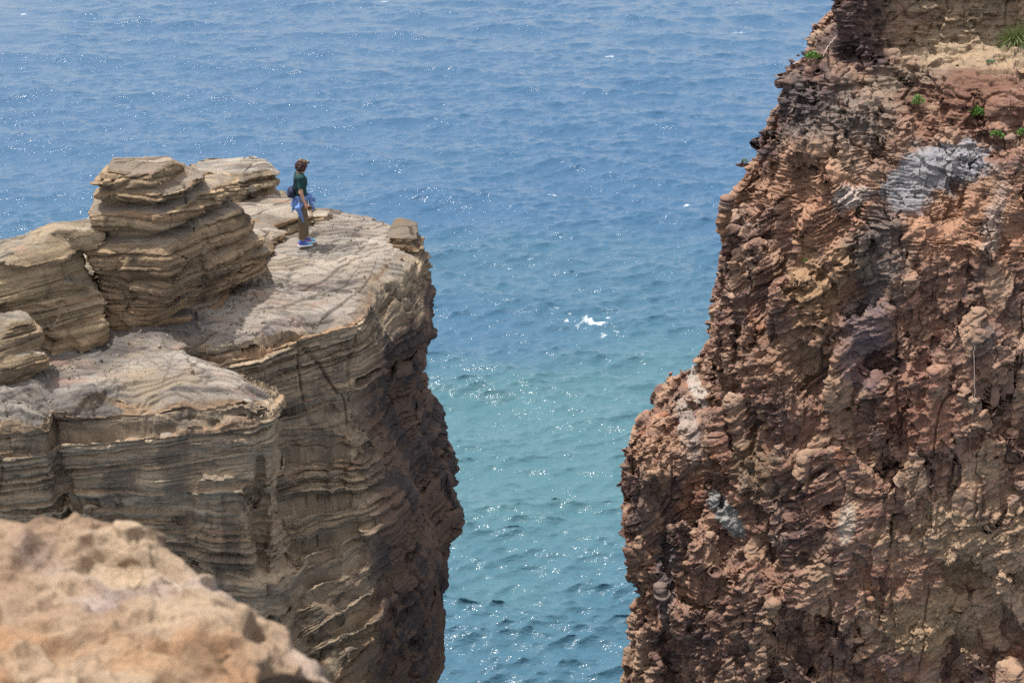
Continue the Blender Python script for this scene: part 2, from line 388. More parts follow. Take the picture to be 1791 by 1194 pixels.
def sandstone_col(P, N, zz, i, t, cv, warm=0.0):
    rnd = LY_A[2][i]; n = len(P)
    col = np.tile(np.array([.305, .237, .165], f32), (n, 1))
    col = cmix(col, (.25, .20, .145), sstep(.35, .8, rnd[:, 0]) * .8)
    col = cmix(col, (.40, .325, .235), sstep(.6, .9, rnd[:, 1]) * .7)
    col = cmix(col, (.30, .17, .095), sstep(.75, .95, rnd[:, 2]) * .45)
    col = cmix(col, (.20, .150, .105), sstep(.0, .6, fbm(P, (1.6, 1.6, 1.0), 4, 3)) * .7)
    col = cmix(col, (.070, .058, .050), sstep(.16, .42, fbm(P, (.9, .9, .6), 5, 5, .6)) * .62)
    col = cmix(col, (.38, .31, .22), sstep(.15, .6, fbm(P, (.8, .8, .35), 4, 7)) * .5)
    col = cmix(col, (.15, .12, .10), sstep(.1, .5, fbm(P, (.5, .5, .12), 4, 14, .6, rot=False)) * .5)
    col = cmix(col, (.075, .066, .060), sstep(.12, .45, fbm(P, (.45, .45, 1.6), 4, 10, .6, rot=False)) * .55)
    fine = fbm(P, (.5, .5, .035), 3, 2, rot=False); col = col * (1 + .5 * fine[:, None])
    return col
SLABROT = np.array([[cos(.2), -sin(.2), 0], [sin(.2), cos(.2), 0], [0, 0, 0]], f32)
def slab_cracks(P):
    W = P.copy(); W[:, 0] += .15 * vn(P, .5, 3); W[:, 1] += .06 * vn(P, .3, 4); f1, f21, cv = cell(W @ SLABROT, (1.5, .34, 9), 3)
    g1, g21, gv = cell(W @ SLABROT, (.6, .5, 9), 6)
    return np.maximum(np.exp(-(f21 / .03) ** 2) * sstep(-.4, 0, vn(W, .9, 8)), .8 * np.exp(-(g21 / .02) ** 2) * sstep(0, .3, vn(W, 1.1, 9)))
def top_col(P, N, col):
    """weathered upper surfaces: grey-mauve slabs, tan sand, dark lichen"""
    up = sstep(.62, .9, N[:, 2]) * sstep(-1.6, -.7, P[:, 2])
    c = np.tile(np.array([.255, .228, .20], f32), (len(P), 1))
    c = cmix(c, (.12, .112, .11), sstep(-.05, .4, fbm(P, 1.3, 5, 4, .6)) * .85)
    c = cmix(c, (.31, .25, .175), sstep(.1, .5, fbm(P, 1.0, 5, 8, .6)) * .7)
    c = cmix(c, (.34, .315, .285), sstep(.1, .5, fbm(P, (1.6, .5, .5), 5, 11, .6)) * .7)
    c = cmix(c, (.075, .065, .065), sstep(.12, .45, fbm(P, (.9, .35, .4), 5, 13, .65)) * .75)
    ck = slab_cracks(P); c = cmix(c, (.06, .05, .045), ck * .85); f1, f21, cv = cell(P @ SLABROT, (1.5, .34, 9), 3); c = c * (.90 + .26 * cv)[:, None]
    c = cmix(c, (.30, .185, .14), sstep(.25, .6, fbm(P, (.9, .35, .5), 4, 1, .6)) * .5)
    return mix(col, c, up[:, None])
def disp_dir(N, flat=.45):
    d = N.copy(); d[:, 2] *= flat; return d
def finish_sandstone(V, Q, levels=2, amp=1.0, vis=True, top=True, slabs=.06, steps=None):
    V = smooth(V, Q, 1, .5)
    for l in range(levels):
        V, Q = subdiv(V, Q, visible(V, Q) if (vis and l) else None)
        V = smooth(V, Q, 1, .4)
    N = normals(smooth(V, Q, 3, .6), Q); up = sstep(.25, .62, N[:, 2])
    d, zz, i, t, cv = sandstone_disp(V, N, amp)
    col = sandstone_col(V, N, zz, i, t, cv)
    col = top_col(V, N, col) if top else col
    # flat tops: thin slabs broken away in steps
    W = V.copy(); W[:, 2] = 0; W[:, 0] += .3 * vn(W, .6, 5); W[:, 1] += .2 * vn(W, .5, 6)
    st = fbm(W, (2.4, 1.1, 1), 5, 12, .55); k = np.floor(st * 9); fr = st * 9 - k
    f1, f21, cv2 = cell(W, (.8, .55, 1), 4)
    ck = slab_cracks(V)
    terr = -.035 * ck + slabs * .4 * (k + sstep(.0, .10, fr)) + .010 * fbm(V, .2, 4, 3, .6)  + slabs * .10 * cv2
    if steps is not None: terr = terr + steps(V)
    dirn = disp_dir(N)
    V = V + dirn * (d * (1 - up))[:, None]; V[:, 2] += terr * up
    return V.astype(f32), Q, col

# ------------------------------------------------------------------ the left cliff
def build_left():
    # vertices of the plan, anticlockwise from far left front; each level: (z, [(px, Y) ...])
    lv = [
     (0.05, [(-420, 22.6), (78, 23.05), (92, 23.6), (102, 23.3), (432, 23.55), (488, 24.25), (345, 25.25), (325, 25.45), (600, 27.2), (640, 28.2), (672, 29.4), (712, 30.4), (728, 31.1), (690, 31.6), (600, 32.0), (560, 32.3), (500, 33.3), (330, 34.2), (180, 30.2), (-420, 28.0)]),
     (-.25, [(-420, 22.3), (84, 22.9), (94, 23.7), (104, 23.2), (440, 23.4), (494, 24.2), (350, 25.3), (330, 25.5), (615, 27.1), (670, 28.1), (706, 29.2), (724, 30.2), (735, 31.0), (700, 31.9), (600, 32.4), (560, 32.8), (500, 33.8), (330, 34.8), (180, 31.2), (-420, 29.0)]),
     (-1.1, [(-420, 22.0), (90, 22.8), (100, 23.8), (110, 23.25), (442, 23.35), (505, 24.3), (372, 25.3), (352, 25.6), (640, 26.9), (690, 28.0), (740, 29.0), (742, 30.0), (744, 31.0), (700, 32.3), (600, 33.0), (560, 33.3), (500, 34.2), (330, 35.2), (180, 32), (-420, 31)]),
     (-2.6, [(-420, 21.7), (100, 22.7), (150, 23.7), (165, 23.4), (443, 23.4), (530, 24.35), (440, 25.2), (430, 25.5), (652, 26.6), (680, 27.8), (722, 28.8), (742, 29.6), (742, 31.0), (700, 32.6), (600, 33.2), (560, 33.5), (500, 34.4), (330, 35.4), (180, 33), (-420, 32)]),
     (-3.6, [(-420, 21.6), (150, 22.8), (215, 23.5), (230, 23.4), (458, 23.5), (515, 24.3), (455, 25.1), (450, 25.45), (650, 26.4), (700, 27.4), (745, 28.6), (768, 29.4), (768, 31), (700, 32.8), (600, 33.4), (560, 33.7), (500, 34.6), (330, 35.6), (180, 34), (-420, 33)]),
     (-4.6, [(-420, 21.5), (260, 22.9), (320, 23.4), (340, 23.4), (458, 23.6), (480, 24.2), (478, 24.8), (505, 25.3), (650, 26.2), (710, 27.2), (760, 28.4), (790, 29.3), (785, 31), (700, 33.0), (600, 33.6), (560, 33.9), (500, 34.8), (330, 35.8), (180, 35), (-420, 34)]),
     (-5.4, [(-420, 21.4), (330, 23.0), (400, 23.5), (420, 23.4), (470, 23.7), (485, 24.2), (495, 24.6), (555, 25.2), (665, 26.0), (715, 27.1), (775, 28.3), (806, 29.3), (795, 31), (700, 33.2), (600, 33.8), (560, 34.1), (500, 35.0), (330, 36), (180, 36), (-420, 35)]),
     (-5.95, [(-420, 21.3), (360, 23.0), (420, 23.5), (440, 23.4), (480, 23.7), (500, 24.2), (520, 24.5), (600, 25.1), (675, 26.0), (720, 27.0), (762, 28.2), (772, 29.2), (770, 31), (700, 33.2), (600, 33.8), (560, 34.1), (500, 35.0), (330, 36), (180, 36), (-420, 35)]),
     (-7.5, [(-420, 21.2), (400, 23.0), (450, 23.5), (470, 23.4), (500, 23.7), (520, 24.2), (540, 24.5), (615, 25.1), (690, 25.9), (735, 26.9), (768, 28.1), (770, 29.2), (768, 31), (700, 33.4), (600, 34), (560, 34.3), (500, 35.2), (330, 36.2), (180, 36.4), (-420, 36)]),
     (-7.95, [(-420, 21.2), (400, 23.0), (450, 23.5), (470, 23.4), (500, 23.7), (520, 24.2), (540, 24.5), (615, 25.0), (690, 25.7), (715, 26.8), (735, 28.1), (738, 29.2), (735, 31), (700, 33.4), (600, 34), (560, 34.3), (500, 35.2), (330, 36.2), (180, 36.4), (-420, 36)]),
     (-9.6, [(-420, 21.0), (420, 22.9), (470, 23.4), (500, 23.4), (530, 23.7), (560, 24.1), (590, 24.4), (650, 24.9), (710, 25.5), (740, 26.6), (756, 28.0), (758, 29.2), (750, 31), (700, 33.4), (600, 34), (560, 34.3), (500, 35.2), (330, 36.2), (180, 36.4), (-420, 36)])]
    for z, P in lv:      # cleft between the front block and the pillar at its right end
        a_, b_ = P[4]; P.insert(5, (a_ + 12, b_ + .42)); P.insert(6, (a_ + 26, b_ + .14))
    lv = [(z, [(px, Y + (.11 * max(z, -6) if 3 <= k <= 11 else 0)) for k, (px, Y) in enumerate(P)]) for z, P in lv]
    levels = [(z, [(X(px, Y, z), Y) for px, Y in P]) for z, P in lv]
    h = .06; ax = grid((-11.5, 20.8, -9.6), (-.2, 36.6, .55), h)
    D = loft(ax, levels); Z = ax[2][None, None, :]
    def big(P):
        zz = beds(P); i, t, th = bed_lookup(LY_C, zz); pl = P.copy(); pl[:, 2] = i * 2.1
        d = -.13 * LY_C[1][i] - .12 * vn(pl, (1.6, 1.6, 1), 6, rot=False) + .10 * LY_C[2][i, 1] * sstep(-.2, .4, vn(P, 1.3, 8)) * np.exp(-(np.minimum(t, 1 - t) * th / .06) ** 2)
        w_ = P.copy(); w_[:, 0] += .3 * vn(P, 1.2, 1); w_[:, 1] += .3 * vn(P, 1.2, 2)
        f1, f21, cv = cell(w_, (1.3, 1.3, 2.4), 7)
        return d + .10 * cv - .19 * vn(P, (1.3, 1.3, 2.4), 9) + .10 * np.exp(-(f21 / .06) ** 2) * sstep(.1, .4, vn(P, 1.7, 3)) - .13 * ridged(P, (.9, .9, 3.2), 2, 4) * sstep(-.1, -.8, P[:, 2]) + .13
    near_eval(D, ax, .8, lambda P: np.clip(big(P), -.12, .7))
    GX, GY = np.meshgrid(ax[0], ax[1], indexing='ij')
    P2 = np.stack([GX.ravel(), GY.ravel(), 0 * GX.ravel()], 1).astype(f32)
    zt = .06 * fbm(P2, 2.5, 3, 5)
    zt = zt.reshape(GX.shape)
    # rim rounds off towards the drop: layers stripped in steps
    e0 = D[:, :, int((-.3 - ax[2][0]) / h)]
    strip = sstep(-.5, .1, e0 + .35 * fbm(P2, 1.1, 4, 9).reshape(GX.shape)); zt = zt - .20 * strip
    # rough seaward rim rises a little behind the walker
    bx, by, _ = on_z(500, 352); zt = zt + .28 * sstep(1.5, .3, np.hypot((GX - bx) / 1.3, (GY - by - .4) / .8))
    D = np.maximum(D, Z - zt[:, :, None])
    V, Q = surface_nets(np.pad(D, ((1, 1), (1, 1), (0, 1)), constant_values=1), (ax[0][0] - h, ax[1][0] - h, ax[2][0]), h)
    def steps(V):
        j = .22 * fbm(V, 1.1, 4, 6, .5) + .02 * chisel(V, (.3, .3, 9), 4, None, .5)[0]; o = 0
        for pts, h_ in (([(-60, 706), (100, 692), (200, 668), (288, 660), (302, 630), (345, 606)], .085), ([(60, 660), (180, 640), (290, 622), (318, 606), (400, 580)], .03),
                        ([(330, 600), (450, 562), (560, 540), (612, 512), (655, 478), (690, 440)], .06), ([(470, 512), (560, 488), (620, 466), (696, 424)], .055),
                        ([(470, 448), (560, 446), (640, 430), (690, 412)], .03), ([(380, 556), (480, 530), (600, 494), (668, 452)], .05)):
            W = np.array([on_z(*p) for p in pts]); yl = np.interp(V[:, 0], W[:, 0], W[:, 1], left=-99 if pts[0][0] > 0 else None, right=-99)
            fd = sstep(W[-1, 0] + .1, W[-1, 0] - .9, V[:, 0]) * (1 if pts[0][0] <= 0 else sstep(W[0, 0] - .1, W[0, 0] + .7, V[:, 0]))
            yl = np.interp(V[:, 0], W[:, 0], W[:, 1]); o = o - h_ * fd * sstep(-.012, .018, yl - V[:, 1] + j)
        return o
    V, Q, col = finish_sandstone(V, Q, amp=1.2, slabs=.10, steps=steps)
    # mottled near-black and purple-brown tones over the seaward flank, below the rim
    m = sstep(-2.95, -2.05, V[:, 0] + .5 * fbm(V, 1.2, 3, 3) + .25 * (V[:, 1] - 28) * 0) * sstep(-.5, -1.2, V[:, 2])
    col = col * .94
    flank_tone = np.where(fbm(V, (.5, .5, 1.1), 5, 15, .6)[:, None] > .02, np.array([[.055, .047, .05]]), np.array([[.12, .082, .065]])).astype(f32)
    col = mix(col, flank_tone, (m * .95)[:, None])
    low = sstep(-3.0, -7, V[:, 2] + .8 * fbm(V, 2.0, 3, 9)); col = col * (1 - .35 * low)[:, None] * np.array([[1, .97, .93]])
    # lower, hidden reach of the cliff down to the water
    h2 = .4; a2 = grid((-30, 16, -31), (2, 44, -9.2), h2)
    lp = [(z, [(X(px, Y, -9.6) + (-18 if px == -420 else 0) - (z + 9.6) * -.02, Y) for px, Y in lv[-1][1]]) for z in (-9.0, -31.5)]
    D2 = loft(a2, lp); near_eval(D2, a2, 2.5, lambda P: .5 * fbm(P, 4, 3, 2)); D2 = np.maximum(D2, a2[2][None, None, :] + 9.5)
    V2, Q2 = surface_nets(np.pad(D2, ((1, 1), (1, 1), (0, 1)), constant_values=1), (a2[0][0] - h2, a2[1][0] - h2, a2[2][0]), h2)
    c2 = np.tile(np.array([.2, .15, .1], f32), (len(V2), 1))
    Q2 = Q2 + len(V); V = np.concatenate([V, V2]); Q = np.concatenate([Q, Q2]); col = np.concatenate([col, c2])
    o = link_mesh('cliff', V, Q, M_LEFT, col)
    tag(o, 'layered tan sandstone cliff with flat grey top on the left', 'cliff', kind='structure')
    return V
LEFT_V = build_left(); print('left', len(LEFT_V), time.time() - T0)

# ------------------------------------------------------------------ the right cliff
TILT = np.array([[cos(.65), 0, -sin(.65)], [0, 1, 0], [sin(.65), 0, cos(.65)]], f32)   # dipping down to the right
def build_right():
    def lev(z, pts): return (z, [(X(px, Y, z), Y) if px < 3000 else (px - 3000, Y) for px, Y in pts])
    B = [(3030, 30), (3030, 52), (3000 + 9, 50)]
    def zy(py, Y=35.0): return Zof(py, Y)
    L = []
    def row(S, Ys, pts):   # S: silhouette px at image row; builds one level through the silhouette point
        py, sx = S; z = zy(py, Ys); L.append(lev(z, [(sx + 55, Ys + 3.5), (sx, Ys)] + pts + B))
    row((-120, 1560), 37.0, [(1600, 36.8), (1700, 36.8), (1850, 36.6), (2300, 35.5)])
    row((0, 1468), 36.5, [(1500, 36.4), (1570, 36.9), (1850, 36.7), (2300, 35.4)])
    row((70, 1440), 36.2, [(1490, 36.1), (1575, 36.8), (1830, 36.4), (2300, 34.6)])
    row((100, 1395), 35.8, [(1470, 35.8), (1570, 36.6), (1760, 35.6), (2300, 33.4)])
    row((135, 1368), 35.6, [(1450, 35.0), (1590, 35.8), (1740, 33.6), (2300, 32.4)])
    row((185, 1359), 35.4, [(1430, 34.2), (1600, 34.6), (1740, 32.8), (2300, 31.6)])
    row((255, 1326), 35.2, [(1410, 33.4), (1600, 33.4), (1770, 32.0), (2300, 30.8)])
    row((345, 1290), 35.0, [(1400, 32.9), (1590, 32.0), (1770, 31.0), (2300, 30.0)])
    row((420, 1264), 35.0, [(1400, 32.7), (1600, 31.4), (1780, 30.5), (2300, 29.6)])
    row((500, 1258), 35.0, [(1400, 32.5), (1600, 31.2), (1790, 30.3), (2300, 29.2)])
    row((600, 1228), 35.0, [(1390, 32.4), (1600, 31.0), (1790, 30.1), (2300, 29.0)])
    row((650, 1218), 35.0, [(1390, 32.3), (1600, 30.9), (1790, 30.0), (2300, 28.9)])
    row((715, 1190), 35.0, [(1380, 32.2), (1600, 30.8), (1790, 29.9), (2300, 28.8)])
    row((770, 1122), 34.8, [(1370, 32.1), (1600, 30.7), (1790, 29.7), (2300, 28.7)])
    row((830, 1103), 34.6, [(1340, 31.9), (1600, 30.6), (1790, 29.6), (2300, 28.6)])
    row((900, 1100), 34.5, [(1330, 31.7), (1600, 30.5), (1790, 29.5), (2300, 28.5)])
    row((1010, 1095), 34.3, [(1320, 31.5), (1600, 30.3), (1790, 29.3), (2300, 28.4)])
    row((1050, 1106), 34.3, [(1320, 31.4), (1600, 30.2), (1790, 29.2), (2300, 28.3)])
    row((1200, 1100), 34.2, [(1320, 31.2), (1600, 30.0), (1790, 29.0), (2300, 28.2)])
    row((1330, 1090), 34.2, [(1320, 31.0), (1600, 29.8), (1790, 28.8), (2300, 28.0)])
    h = .085; ax = grid((-.5, 27.5, -14.6), (17.5, 41.0, 5.6), h)
    D = loft(ax, L)
    def big(P):
        w_ = P.copy()
        for c in range(3): w_[:, c] += .10 * vn(P, .9, 3 + c)
        cv, _ = chisel(w_, (1.3, 1.3, 2.2), 3, TILT, .8); cvb, _ = chisel(w_, (.6, .6, 1.1), 8, None, .7)
        d = .27 * cv + .15 * cvb - .12 * ridged(P, (2.2, 2.2, 2.8), 2, 5) - .25 * vn(P, 3.2, 2)
        # vertical gullies and hollows
        g = ridged(P, (1.5, 1.5, 5.5), 2, 9); d = d + .30 * sstep(.45, .9, g)
        hol = vn(P, (1.0, 1.0, 1.3), 12); d = d + .75 * sstep(.36, .72, hol) * sstep(1.2, 0, P[:, 2])
        d = d + .32 * sstep(.85, 1.0, ridged(P, (1.2, 1.2, 5.0), 1, 10)) + .16 * sstep(.93, 1.0, ridged(P @ TILT, (3.0, 3.0, .9), 1, 3))
        return np.clip(d * mix(.75, 1.0, sstep(3.0, 0.5, P[:, 2])) + .05, -.24, .8)
    near_eval(D, ax, 1.4, big)
    for px, py, r, dep in HOLES:
        pass
    V, Q = surface_nets(np.pad(D, ((1, 1), (1, 1), (0, 1)), constant_values=1), (ax[0][0] - h, ax[1][0] - h, ax[2][0]), h)
    V = smooth(V, Q, 1, .35)
    for l in range(2):
        V, Q = subdiv(V, Q, visible(V, Q, 220, -.3)); V = smooth(V, Q, 1, .3)
    print(' right verts', len(V), time.time() - T0)
    N = normals(V, Q)
    W = V.copy()
    for c in range(3): W[:, c] += .03 * vn(V, .3, 4 + c) 
    hz = sstep(-1.2, .8, V[:, 2] + .6 * vn(V, 1.8, 11)); fl = sstep(.05, .4, vn(V, (1.3, 1.3, 2.4), 6))
    WT = W @ TILT; Wl = mix(WT, W, hz[:, None]).astype(f32)
    c1, cv = chisel(W, (.45, .45, 1.0), 5, None, .75); c2, gv = chisel(Wl, (.42, .42, .12), 6, None, .7); c3, hv = chisel(Wl, (.15, .15, .045), 9, None, .7)
    c4 = chisel(V, (.12, .12, .75), 11, None, .5)[0]; c5 = chisel(V, (.06, .06, .06), 12, None, .8)[0]
    rag = fbm(Wl, (.45, .45, .17), 5, 3, .68, rot=False)
    k1 = chisel(W, (.75, .75, 1.3), 14, None, 0)[1]; fd = 1 - .5 * (k1 > .25)
    d = .085 * c1 + fd * (.055 * c2 * (1 - .5 * fl) + .022 * c3 + .060 * fl * c4 + .062 * rag) + .008 * c5 + .03 * k1
    d = d - .15 * np.exp(-(vn(V, (.8, .8, 2.6), 3, rot=False) / .035) ** 2) * sstep(-.2, .2, vn(V, 1.5, 4)) - .08 * np.exp(-(vn(WT, (.7, .7, .3), 7, rot=False) / .05) ** 2) * sstep(.0, .3, vn(V, 1.2, 9))
    # thin horizontal ledges high up, tilted laminae lower down
    za = V[:, 2] + .06 * vn(V, (.9, .9, .4), 3); i, t, th = bed_lookup(LY_B, za * .55)
    q = V.copy(); q[:, 2] = i * 1.3
    lam = sstep(-.3, .3, vn(V, 2.2, 7)); hi = sstep(-.8, .6, V[:, 2])
    d = d + (.030 * LY_B[1][i] + .025 * vn(q, (.3, .3, 1), 7, rot=False)) * mix(.2, 1, np.maximum(hi, lam * .5)) * mix(.5, 1, fd)
    zb = (V @ TILT)[:, 2] + .08 * vn(V, .8, 5); j, u, th = bed_lookup(LY_A, zb); d = d + .07 * LY_A[1][j] * (1 - hi) * sstep(-.4, .3, vn(V, 1.9, 9))
    pit = vn(V, (.3, .3, .3), 13); d = d - .09 * sstep(.45, .75, pit) * sstep(-.1, .4, vn(V, 1.6, 2))
    dirn = disp_dir(N, .7)
    # colour
    n = len(V); px_, py_, _ = pix(V)
    a = fbm(V, (1.6, 1.6, 2.2), 5, 2, .6); b = fbm(V, 1.1, 5, 6, .6); c = fbm(V, .45, 4, 9, .6)
    col = np.tile(np.array([.235, .138, .102], f32), (n, 1))
    col = cmix(col, (.34, .235, .17), sstep(.0, .5, a) * .85)
    col = cmix(col, (.115, .075, .068), sstep(.0, .45, b) * .8)
    col = cmix(col, (.050, .038, .045), sstep(.05, .4, fbm(V, (.8, .8, 1.5), 5, 11, .6)) * .85)
    col = cmix(col, (.44, .31, .20), sstep(.18, .5, c) * .55)
    col = cmix(col, (.36, .15, .07), sstep(.25, .55, fbm(V, .9, 4, 13, .6)) * .55)
    col = cmix(col, (.30, .26, .23), sstep(.3, .55, fbm(V, .7, 4, 15, .6)) * .5)
    col = cmix(col, (.27, .14, .09), sstep(-.2, .2, gv) * .25)
    col = cmix(col, (.42, .29, .19), sstep(.3, .9, cv) * .5); col = cmix(col, (.10, .065, .06), sstep(-.4, -.9, cv) * .45); col = cmix(col, (.13, .085, .075), sstep(-.3, -.9, gv) * .45); col = cmix(col, (.40, .29, .21), sstep(.4, .9, hv) * .4)
    BN = fbm(V, .7, 6, 4, .68)
    def blob(px, py, rx, ry, colr, k, soft=.5, ang=0, wob=.7, spread=2.2):
        """tint the rock round one place on the surface"""
        nonlocal col
        m = (np.abs(px_ - px) < 8) & (np.abs(py_ - py) < 8)
        if not m.any(): return None
        P0 = V[m]; c0 = P0[np.argmin(P0[:, 1])]; s = (c0[1] * CP + (CAMZ - c0[2]) * SP) / FPX
        # local frame of the face: along x and up the slope
        dx = V[:, 0] - c0[0]; dz = (V[:, 2] - c0[2]) * CP + (V[:, 1] - c0[1]) * SP
        ca, sa = cos(ang), sin(ang); u_ = (dx * ca + dz * sa) / (rx * s); v_ = (-dx * sa + dz * ca) / (ry * s)
        dd = np.hypot(u_, v_) + wob * BN * 1.8; near = sstep(spread * 1.7, spread * .8, np.abs(V[:, 1] - c0[1]) + .5 * fbm(V, .9, 3, 6))
        w_ = sstep(1 + soft * .5, 1 - soft * .5, dd) * near * k
        col = cmix(col, colr, w_); return w_
    blob(1690, 70, 170, 95, (.33, .26, .175), .85, 1.0, spread=3)
    blob(1480, 60, 75, 55, (.085, .06, .06), .85, .8); blob(1520, 95, 50, 50, (.07, .05, .055), .8, .8)
    blob(1640, 130, 90, 30, (.23, .18, .135), .7, 1.0); blob(1560, 150, 120, 45, (.24, .19, .145), .7, 1.0)
    blob(1430, 170, 70, 60, (.07, .065, .07), .8, 1.0); blob(1500, 210, 80, 60, (.20, .17, .14), .6, 1.0)
    blob(1720, 160, 110, 60, (.14, .065, .045), .8, .9); blob(1480, 290, 110, 45, (.30, .23, .17), .5, 1)
    blob(1400, 330, 80, 60, (.38, .22, .14), .6, 1.0); blob(1480, 360, 100, 60, (.36, .20, .13), .5, 1.0)
    blob(1700, 380, 100, 60, (.42, .24, .15), .6, 1.0)
    wg = blob(1628, 300, 92, 42, (.25, .26, .28), .9, .35, .42, .5)
    blob(1675, 258, 50, 18, (.27, .27, .29), .8, .4, .1); blob(1500, 340, 40, 22, (.46, .43, .40), .7, .5)
    blob(1730, 380, 14, 60, (.36, .32, .29), .6, .8, -.25); blob(1645, 80, 40, 40, (.40, .32, .21), .3, 1)
    blob(1440, 500, 60, 60, (.34, .22, .12), .7, .6); blob(1480, 470, 55, 40, (.36, .24, .14), .7, .6); blob(1400, 620, 70, 60, (.30, .19, .12), .5, .8)
    blob(1520, 440, 40, 100, (.12, .115, .11), .7, .8); blob(1510, 600, 40, 80, (.14, .12, .14), .6, .8)
    blob(1620, 720, 70, 60, (.25, .125, .085), .75, .7); blob(1640, 640, 90, 40, (.30, .16, .12), .5, .8)
    blob(1700, 960, 120, 130, (.42, .31, .20), .75, 1.0, spread=3); blob(1640, 1080, 90, 80, (.40, .29, .17), .6, 1.0)
    blob(1740, 1050, 60, 90, (.44, .31, .22), .5, 1.0); blob(1600, 1000, 60, 40, (.24, .12, .09), .6, .8)
    blob(1262, 890, 18, 50, (.25, .28, .28), .8, .3, .62, .15); blob(1200, 750, 15, 60, (.31, .29, .27), .6, .8, 0, .3)
    blob(1208, 665, 9, 35, (.42, .40, .36), .7, .4); blob(1150, 790, 50, 45, (.38, .24, .16), .6, .8)
    blob(1475, 910, 14, 40, (.42, .36, .30), .75, .4, -.1, .2); blob(1135, 880, 25, 60, (.06, .055, .06), .6, .8)
    blob(1170, 1000, 16, 90, (.10, .10, .11), .6, .7, -.05); blob(1310, 810, 30, 50, (.10, .08, .05), .6, .8)
    d = np.where(d > .13, .13 + (d - .13) * .3, d)
    col = col * np.array([[.88, .85, .84]], f32)
    if wg is not None: d = d * (1 - .35 * wg)
    V = V + dirn * d[:, None]
    N2 = normals(V, Q)
    h2 = .45; a2 = grid((-2, 24, -31), (34, 56, -14.0), h2)
    bot = L[-1][1]; lp = [(z, bot) for z in (-13, -31.5)]
    D2 = loft(a2, lp); near_eval(D2, a2, 2.5, lambda P: .6 * fbm(P, 4, 3, 2)); D2 = np.maximum(D2, a2[2][None, None, :] + 14.4)
    V2, Q2 = surface_nets(np.pad(D2, ((1, 1), (1, 1), (0, 1)), constant_values=1), (a2[0][0] - h2, a2[1][0] - h2, a2[2][0]), h2)
    c2 = np.tile(np.array([.17, .1, .07], f32), (len(V2), 1))
    h3 = .4; a3 = grid((16.6, 27, -31), (34, 56, 5.6), h3); D3 = loft(a3, [(z, P) for z, P in L] + [(-31.5, bot)]); near_eval(D3, a3, 2.5, lambda P: .5 * fbm(P, 4, 3, 2))
    V3, Q3 = surface_nets(np.pad(D3, 1, constant_values=1), (a3[0][0] - h3, a3[1][0] - h3, a3[2][0] - h3), h3)
    c3 = np.tile(np.array([.2, .12, .08], f32), (len(V3), 1))
    VV = np.concatenate([V, V2, V3]); QQ = np.concatenate([Q, Q2 + len(V), Q3 + len(V) + len(V2)])
    o = link_mesh('cliff', VV, QQ, M_RIGHT, np.concatenate([col, c2, c3]))
    tag(o, 'steep rough red-brown cliff filling the right side', 'cliff', kind='structure')
    return V, N2
HOLES = []
RIGHT_V, RIGHT_N = build_right(); print('right', time.time() - T0)

# ------------------------------------------------------------------ rocks standing on the platform
def rock(name, label, lv, h=.045, big=.05, seed=0, group=None, cat='rock', amp=.8, world=False, levels=1, tiers=(), extra=None, tint=None, col_fn=None, mat=None, slabs=.03):
    """lv: (z, [(px, Y)...]) levels; a layered sandstone rock"""
    L = [(z, np.array([(p if world else (X(p[0], p[1], z), p[1])) for p in P])) for z, P in lv]
    A = np.concatenate([l[1] for l in L]); z0 = min(l[0] for l in L); z1 = max(l[0] for l in L)
    lo = (A[:, 0].min() - .3, A[:, 1].min() - .3, z0 - .15); hi = (A[:, 0].max() + .3, A[:, 1].max() + .3, z1 + .35)
    ax = grid(lo, hi, h); D = loft(ax, L); Z = ax[2][None, None, :]
    def fn(P):
        cv, _ = chisel(P + .15 * np.stack([vn(P, .8, seed + c) for c in range(3)], 1), (.9, .9, .6), seed, None, .5)
        d = big * 1.4 * cv - big * .9 * vn(P, (.9, .9, .7), seed + 2)
        for zt, dep, wd in tiers: d = d + dep * (.35 + .65 * sstep(-.5, .3, vn(P, 1.3, seed + 4))) * np.exp(-((P[:, 2] - zt + .05 * vn(P, 1.2, seed) - .04 * (P[:, 0] + 5.5)) / wd) ** 2)
        return d
    near_eval(D, ax, .6, fn)
    GX, GY = np.meshgrid(ax[0], ax[1], indexing='ij'); P2 = np.stack([GX.ravel(), GY.ravel(), 0 * GX.ravel() + seed], 1).astype(f32)
    zt = z1 - .05 + (big * 1.6 * fbm(P2, .9, 3, seed + 1)).reshape(GX.shape)
    D = np.maximum(D, Z - zt[:, :, None]); D = np.maximum(D, (z0 - .02) - Z)
    if extra is not None: D = extra(D, ax)
    V, Q = surface_nets(np.pad(D, 1, constant_values=1), tuple(ax[c][0] - h for c in range(3)), h)
    V, Q, col = finish_sandstone(V, Q, levels, amp, vis=False, slabs=slabs)
    if tint is not None: col = col * np.array(tint, f32)[None]
    if col_fn is not None: col = col_fn(V, col)
    base = np.array([V[:, 0].mean(), V[:, 1].mean(), z0], f32)
    o = link_mesh(name, V - base, Q, mat or M_LEFT, col); o.location = base.tolist()
    tag(o, label, cat, group); return o

